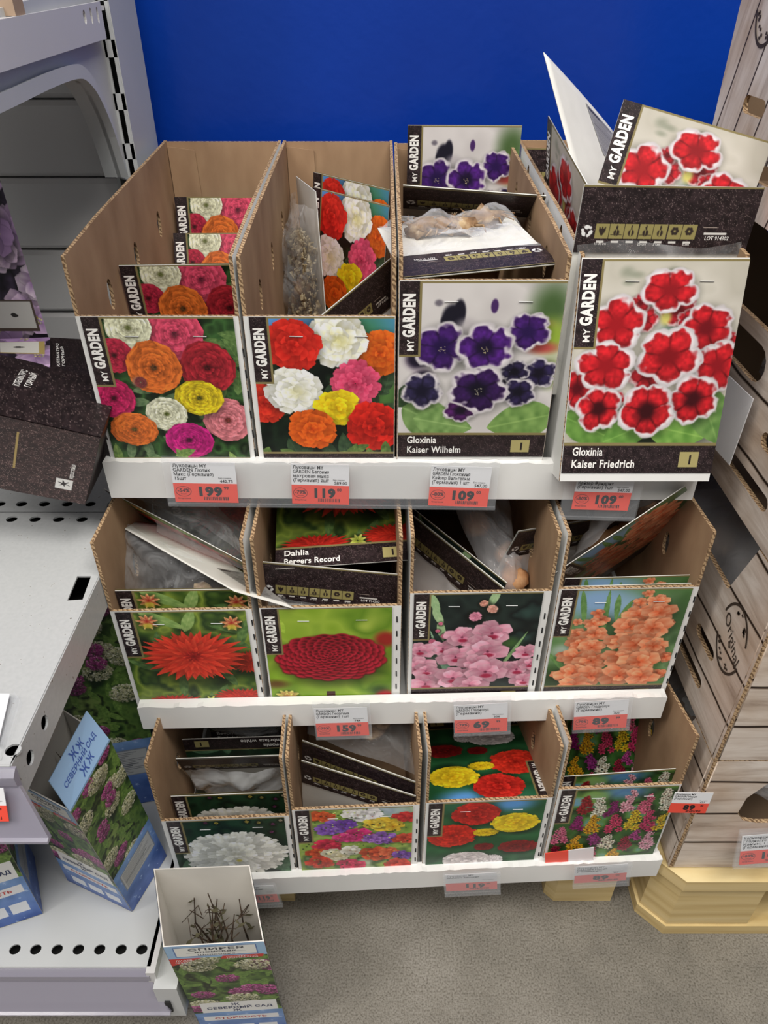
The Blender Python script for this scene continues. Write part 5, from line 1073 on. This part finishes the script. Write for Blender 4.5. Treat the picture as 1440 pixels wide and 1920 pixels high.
def shrub_box(label, B, T, flap=None, faces='fs', twigs=True, seed=1, tall=False):
    """open carton on bottom corners B and rim corners T (front-left, front-right, back-right, back-left)"""
    B = [Vector(p) for p in B]; T = [Vector(p) for p in T]; cen = sum(B, Vector()) / 4; t = thing('shrub_box', label, 'box', cen, 'boxes of bare root shrubs'); inv = Matrix.Translation(cen).inverted()
    for i, nm in enumerate(('front_panel', 'side_panel', 'back_panel', 'side_panel')):
        j = (i + 1) % 4; mb = MB(); bislab(mb, T[i], T[j], B[j], B[i], .0012); pn = mb.build(nm, [M_INSIDE, M_BLUE], t)
        a, tx = (FR, FRONT_TX) if i in (0, 2) and 'f' in faces else (SD, [('СЕВЕРНЫЙ САД', .2, .0, .08, .6, 0, 0, False)][:0])
        if i < 2 or i == 3:
            q = 'printed_picture'; obj(q, painted(a, quad_map(T[i], T[j], B[j], B[i], a.asp, .0005, inv), tx), pn, [M_PRINT])
    mb = MB(); mb.add([b + Vector((0, 0, .001)) for b in B] + [b + Vector((0, 0, .003)) for b in B], [(3, 2, 1, 0), (4, 5, 6, 7)]); mb.build('base_panel', M_INSIDE, t)
    if flap:
        F = [Vector(p) for p in flap]; mb = MB().slab(*F, .001); mb.build('flap', M_BLUE, t)
        mp = quad_map(*F, .45, .0006, inv); mb = MB()
        for tx in (('СЕВЕРНЫЙ САД', .12, .26, .09, .76), ('Ж', .40, .17, .16, .14), ('Ж', .40, .40, .16, .14), ('Ж', .56, .17, .13, .12), ('Ж', .56, .38, .13, .12)):
            p, f = lay_text(tx[0], tx[1], tx[2], tx[3], tx[4], .01); p = np.array(p); Q, _ = mp(p[:, 0], p[:, 1]); mb.add([Vector(x) for x in Q], f)
        mb.build('printed_logo', mat('logo_blue', (.24, .36, .66), .5), t, False)
    if twigs:
        g = random.Random(seed); s = thing('bare_root_shrub', 'dry dark twigs in ' + twigs, 'shrub', cen + Vector((0, 0, .01)), 'bare root shrubs')
        top = sum(T, Vector()) / 4; ax = top - cen
        for k in range(11):
            b = cen + Vector((g.uniform(-.012, .012), g.uniform(-.012, .012), .012)); f = g.uniform(.72, 1.0) if tall else g.uniform(.6, .92); u, v = (g.uniform(.04, .96), g.uniform(.25, .97)) if tall else (g.uniform(.14, .86), g.uniform(.16, .86))
            e = cen + ax * f; rim = (T[0] * (1 - u) + T[1] * u) * (1 - v) + (T[3] * (1 - u) + T[2] * u) * v; e = e + (rim - top) * (.93 if tall else .82)
            mid = b.lerp(e, .5) + Vector((g.uniform(-.012, .012), g.uniform(-.012, .012), 0)); m2 = b.lerp(e, .78) + Vector((g.uniform(-.01, .01), g.uniform(-.01, .01), 0)); mb = MB().tube([b, mid, m2, e], [.0017, .0013, .0010, .0006], 5)
            for q in range(2): a = mid.lerp(e, g.uniform(.2, .9)); mb.tube([a, a + Vector((g.uniform(-.012, .012), g.uniform(-.012, .012), g.uniform(-.002, .016))), a + Vector((g.uniform(-.018, .018), g.uniform(-.018, .018), g.uniform(0, .022)))], [.0008, .0006, .0004], 4)
            mb.build('branch', M_TWIG, s)
            for q in range(5 if tall else 3):
                a = mid.lerp(e, g.uniform(.1, 1)); d = Vector((g.uniform(-1, 1), g.uniform(-1, 1), g.uniform(-1, .3))).normalized() * g.uniform(.008, .016); sd = d.cross(Vector((g.uniform(-1, 1), .3, .5))).normalized() * .0025
                MB().add([a, a + d * .5 + sd, a + d, a + d * .5 - sd], [(0, 1, 2, 3)]).build('withered_leaf', M_DRYLEAF, s)
    return t
# box on the floor in front
zt = -.80
T = [at(306, 1776, z=zt), at(495, 1765, z=zt), at(468, 1622, z=zt), at(288, 1629, z=zt)]
B = [Vector((p.x + dx, p.y + dy, .0015)) for p, dx, dy in zip(T, (.004, .004, -.003, .002), (.012, .012, -.006, -.006))]
shrub_box('open white-lined shrub box on the concrete floor before the lowest tray', B, T, None, twigs='the open shrub box on the floor', seed=3, tall=True)
# box on the base deck, flap folded out
d0, d1, d2 = at(248, 1709, z=-.888), at(127, 1650, z=-.888), at(312, 1604, z=-.888); d3 = d1 + d2 - d0
B = [d1, d0, d2, d3]; h = .245
tl = [at(42, 1470, z=-.645), at(131, 1520, z=-.640), at(207, 1386, z=-.640), at(128, 1293, z=-.64)]
tl = [at(131 - 96, 1470, z=-.640), at(131, 1521, z=-.640), at(205, 1386, z=-.640), at(118, 1330, z=-.640)]
shrub_box('open pale blue shrub box on the base deck under the grey shelf', B, tl, [tl[1] + Vector((-.016, .012, .030)), tl[2] + Vector((-.020, .012, .030)), tl[2], tl[1]], twigs='the open pale blue shrub box on the base deck', seed=8)
# box behind it
B = [at(235, 1560, z=-.888) + Vector((-.02, .06, 0)), at(330, 1568, z=-.888) + Vector((.0, .055, 0)), at(345, 1500, z=-.888) + Vector((0, .06, 0)), at(250, 1490, z=-.888) + Vector((0, .06, 0))]
TT = [at(135, 1250, y=.56), at(188, 1160, y=.60), at(215, 1130, y=.66), at(165, 1190, y=.66)]
B = [P3(-.372, .560, -.888), P3(-.285, .578, -.888), P3(-.300, .655, -.888), P3(-.385, .64, -.888)]
TT = [p + Vector((dx, dy, .335)) for p, dx, dy in zip(B, (-.005, -.005, -.005, -.005), (.015, .015, .015, .015))]
shrub_box('shrub box at the back of the base deck, behind the pale blue open one', B, TT, None, faces='s', twigs=None, seed=5)
# box at the frame edge
e0, e1 = at(80, 1712, z=-.888), at(62, 1595, z=-.888); e2 = at(-70, 1762, z=-.888); B = [e2, e0, e0 + (e1 - e0) * .9, e2 + (e1 - e0) * .9]
TT = [p + Vector((-.01, .012, .27)) for p in B]
shrub_box('closed blue shrub box on the base deck, cut off by the picture edge', B, TT, None, twigs=None, seed=6)
price_tag('red price tag corner in the rail of the grey shelf, at the frame edge', at(-70, 1478, y=.335), at(6, 1478, y=.335), (0.22, -.35, -1), (['Луковицы'], '', '', '99', '99'), H=.030)
# ---------------------------------------------------------------- clematis cartons on the grey shelf
CL, GR = art_clematis(150, 2.2), art_greens(110, .5); SO = Art(110, .9); SO.soil(0, 0, 1, 1, 4, '3a2c2c', .14)
def carton(label, C, faces, seed=0):
    """closed carton on eight corners C: front TL TR BR BL, then back TL TR BR BL"""
    C = [Vector(p) for p in C]; cen = sum(C, Vector()) / 8; t = thing('plant_carton', label, 'box', cen, 'cartons with clematis plants'); inv = Matrix.Translation(cen).inverted()
    mb = MB()
    for q in ((0, 1, 2, 3), (5, 4, 7, 6), (4, 5, 1, 0), (1, 5, 6, 2), (3, 2, 6, 7), (4, 0, 3, 7)): bislab(mb, *[C[i] for i in q], .0006, 8)
    mb.m = [0] * len(mb.m); sh = mb.build('shell', M_SOIL, t)
    Q = {'front': (0, 1, 2, 3), 'top': (4, 5, 1, 0), 'side': (1, 5, 6, 2)}
    for k, (a, tx) in faces.items():
        q = [C[i] for i in Q[k]]; obj('printed_' + k, painted(a, quad_map(*q, a.asp, .0010, inv), tx), sh, [M_PRINT])
    return t, C
def label_plate(mb, o, u, v, w, h, n, m=0): o, u, v = Vector(o), Vector(u), Vector(v); mb.slab(o, o + u * w, o + u * w + v * h, o + v * h, .0004, m)
def face_rect(a, x0, y0, x1, y1, c): a.rect(x0, y0, x1, y1, c)
FA = art_clematis(170, 1.9); FA.rect(.43, 1.43, .93, 1.78, '5a4a42'); FA.rect(.44, 1.445, .90, 1.75, 'd8d4ce')
FA.leaf(.66, 1.60, .05, .025, .2, '2a2624', '3a3634')
FT = art_clematis(150, .9); FT.rect(.45, .08, .95, .34, 'b9a15c'); FT.rect(.45, .09, .88, .32, 'e0dcd2'); FT.leaf(.66, .20, .07, .02, 0, '2a2624', '3a3634')
k = int(.62 * 150); gg = art_greens(150, .6); n = min(FT.H - k, gg.H); FT.a[k:k + n] = gg.a[:n]
# tall carton at the shelf back, flowers on the broad face
yb = .80
def colm(px, py, y): return at(px, py, y=y)
tlp, trp = P3(-.52, .80, -.10), P3(-.408, .845, -.115)
C = [P3(-.540, .690, -.105), P3(-.402, .720, -.112), P3(-.352, .672, -.366), P3(-.500, .650, -.366), P3(-.545, .80, -.10), P3(-.405, .83, -.105), P3(-.352, .78, -.366), P3(-.5, .76, -.366)]
C = [at(-90, 300, y=.74), at(-12, 300, y=.76), at(93, 640, y=.735), at(-70, 640, y=.715), at(-90, 300, y=.74) + Vector((-.07, .09, 0)), at(-12, 300, y=.76) + Vector((-.07, .09, 0)), at(93, 640, y=.735) + Vector((-.07, .09, 0)), at(-70, 640, y=.715) + Vector((-.07, .09, 0))]
carton('tall plant carton with big lilac clematis flowers, leaning at the shelf back', C, {'front': (FA, [])})
# carton in front of it, flowers on top, dark text side
z1 = -.372; F = [at(-60, 722, z=-.405), at(97, 733, z=-.405), None, None]
Tn = [at(-70, 700, y=.655), at(95, 722, y=.655), at(95, 722, y=.655) + Vector((.0, .02, -.10)), at(-70, 700, y=.655) + Vector((0, .02, -.10)), at(-75, 640, y=.712), at(94, 634, y=.712), at(94, 634, y=.712) + Vector((0, .02, -.12)), at(-75, 640, y=.712) + Vector((0, .02, -.12))]
carton('plant carton with lilac flowers and a label on its upturned face', Tn, {'top': (FT, [])})
DK = Art(110, 1.0); DK.soil(0, 0, 1, 1, 6, '2c2223', .08); DK.rect(.66, .45, .67, .75, '8d7a50')
dt = [('КЛЕМАТИС', .20, .40, .09, .32, .02, 0, True), ('ГОРНЫЙ', .32, .38, .09, .26, .02, 0, True)]
Tn = [at(98, 706, y=.655), at(172, 775, y=.64), at(205, 800, y=.655), at(110, 790, y=.65), at(96, 632, y=.72), at(168, 640, y=.72), at(190, 760, y=.72), at(110, 740, y=.72)]
Tn = [at(99, 770, y=.628), at(196, 812, y=.628), at(196, 812, y=.628) + Vector((0, .02, -.05)), at(99, 770, y=.628) + Vector((0, .02, -.05)), at(95, 634, y=.722), at(168, 638, y=.722), at(168, 638, y=.722) + Vector((0, .0, -.09)), at(95, 634, y=.722) + Vector((0, 0, -.09))]
carton('dark brown plant carton with small white lettering, squeezed beside the box display', Tn, {'top': (DK, dt)})
# big dark carton lying in front
FL = Art(210, .80); FL.soil(0, 0, 1, 1, 9, '42302f', .16)
FL.rect(.50, .13, .512, .53, 'b59a5c')
for cx in (.845,):
    FL.rect(.785, .545, .895, .66, 'efece8')
    for k in range(3): FL.leaf(.84, .60, .042, .007, k * 1.047 + .3, '2c2628', '3a3436')
ft = [('КЛЕМАТИС', .26, .56, .075, .30, .02, 0, True), ('ГОРНЫЙ', .345, .54, .075, .24, .02, 0, True), ('морозостойкая', .89, .52, .045, .17, .01, 0, True)]
TP = Art(150, .45); TP.soil(0, 0, 1, 1, 7, '2e2425', .10); TP.rect(0, 0, .06, 1, '8d7f52')
tt = [('КЛЕМАТИС', .40, .22, .06, .14, .015, 0, True), ('ГОРНЫЙ', .47, .21, .06, .12, .015, 0, True)]
yf = .575
f = [at(-118, 752, y=.60), at(189, 820, y=.585), at(160, 945, y=.598), at(-120, 892, y=.612)]
bk = [f[0] + Vector((.0, .085, .012)), f[1] + Vector((-.004, .085, .012)), f[2] + Vector((-.004, .085, .0)), f[3] + Vector((0, .085, 0))]
carton('dark brown speckled plant carton lying nearest, with white snowflake mark', f + bk, {'front': (FL, ft), 'top': (TP, tt)})
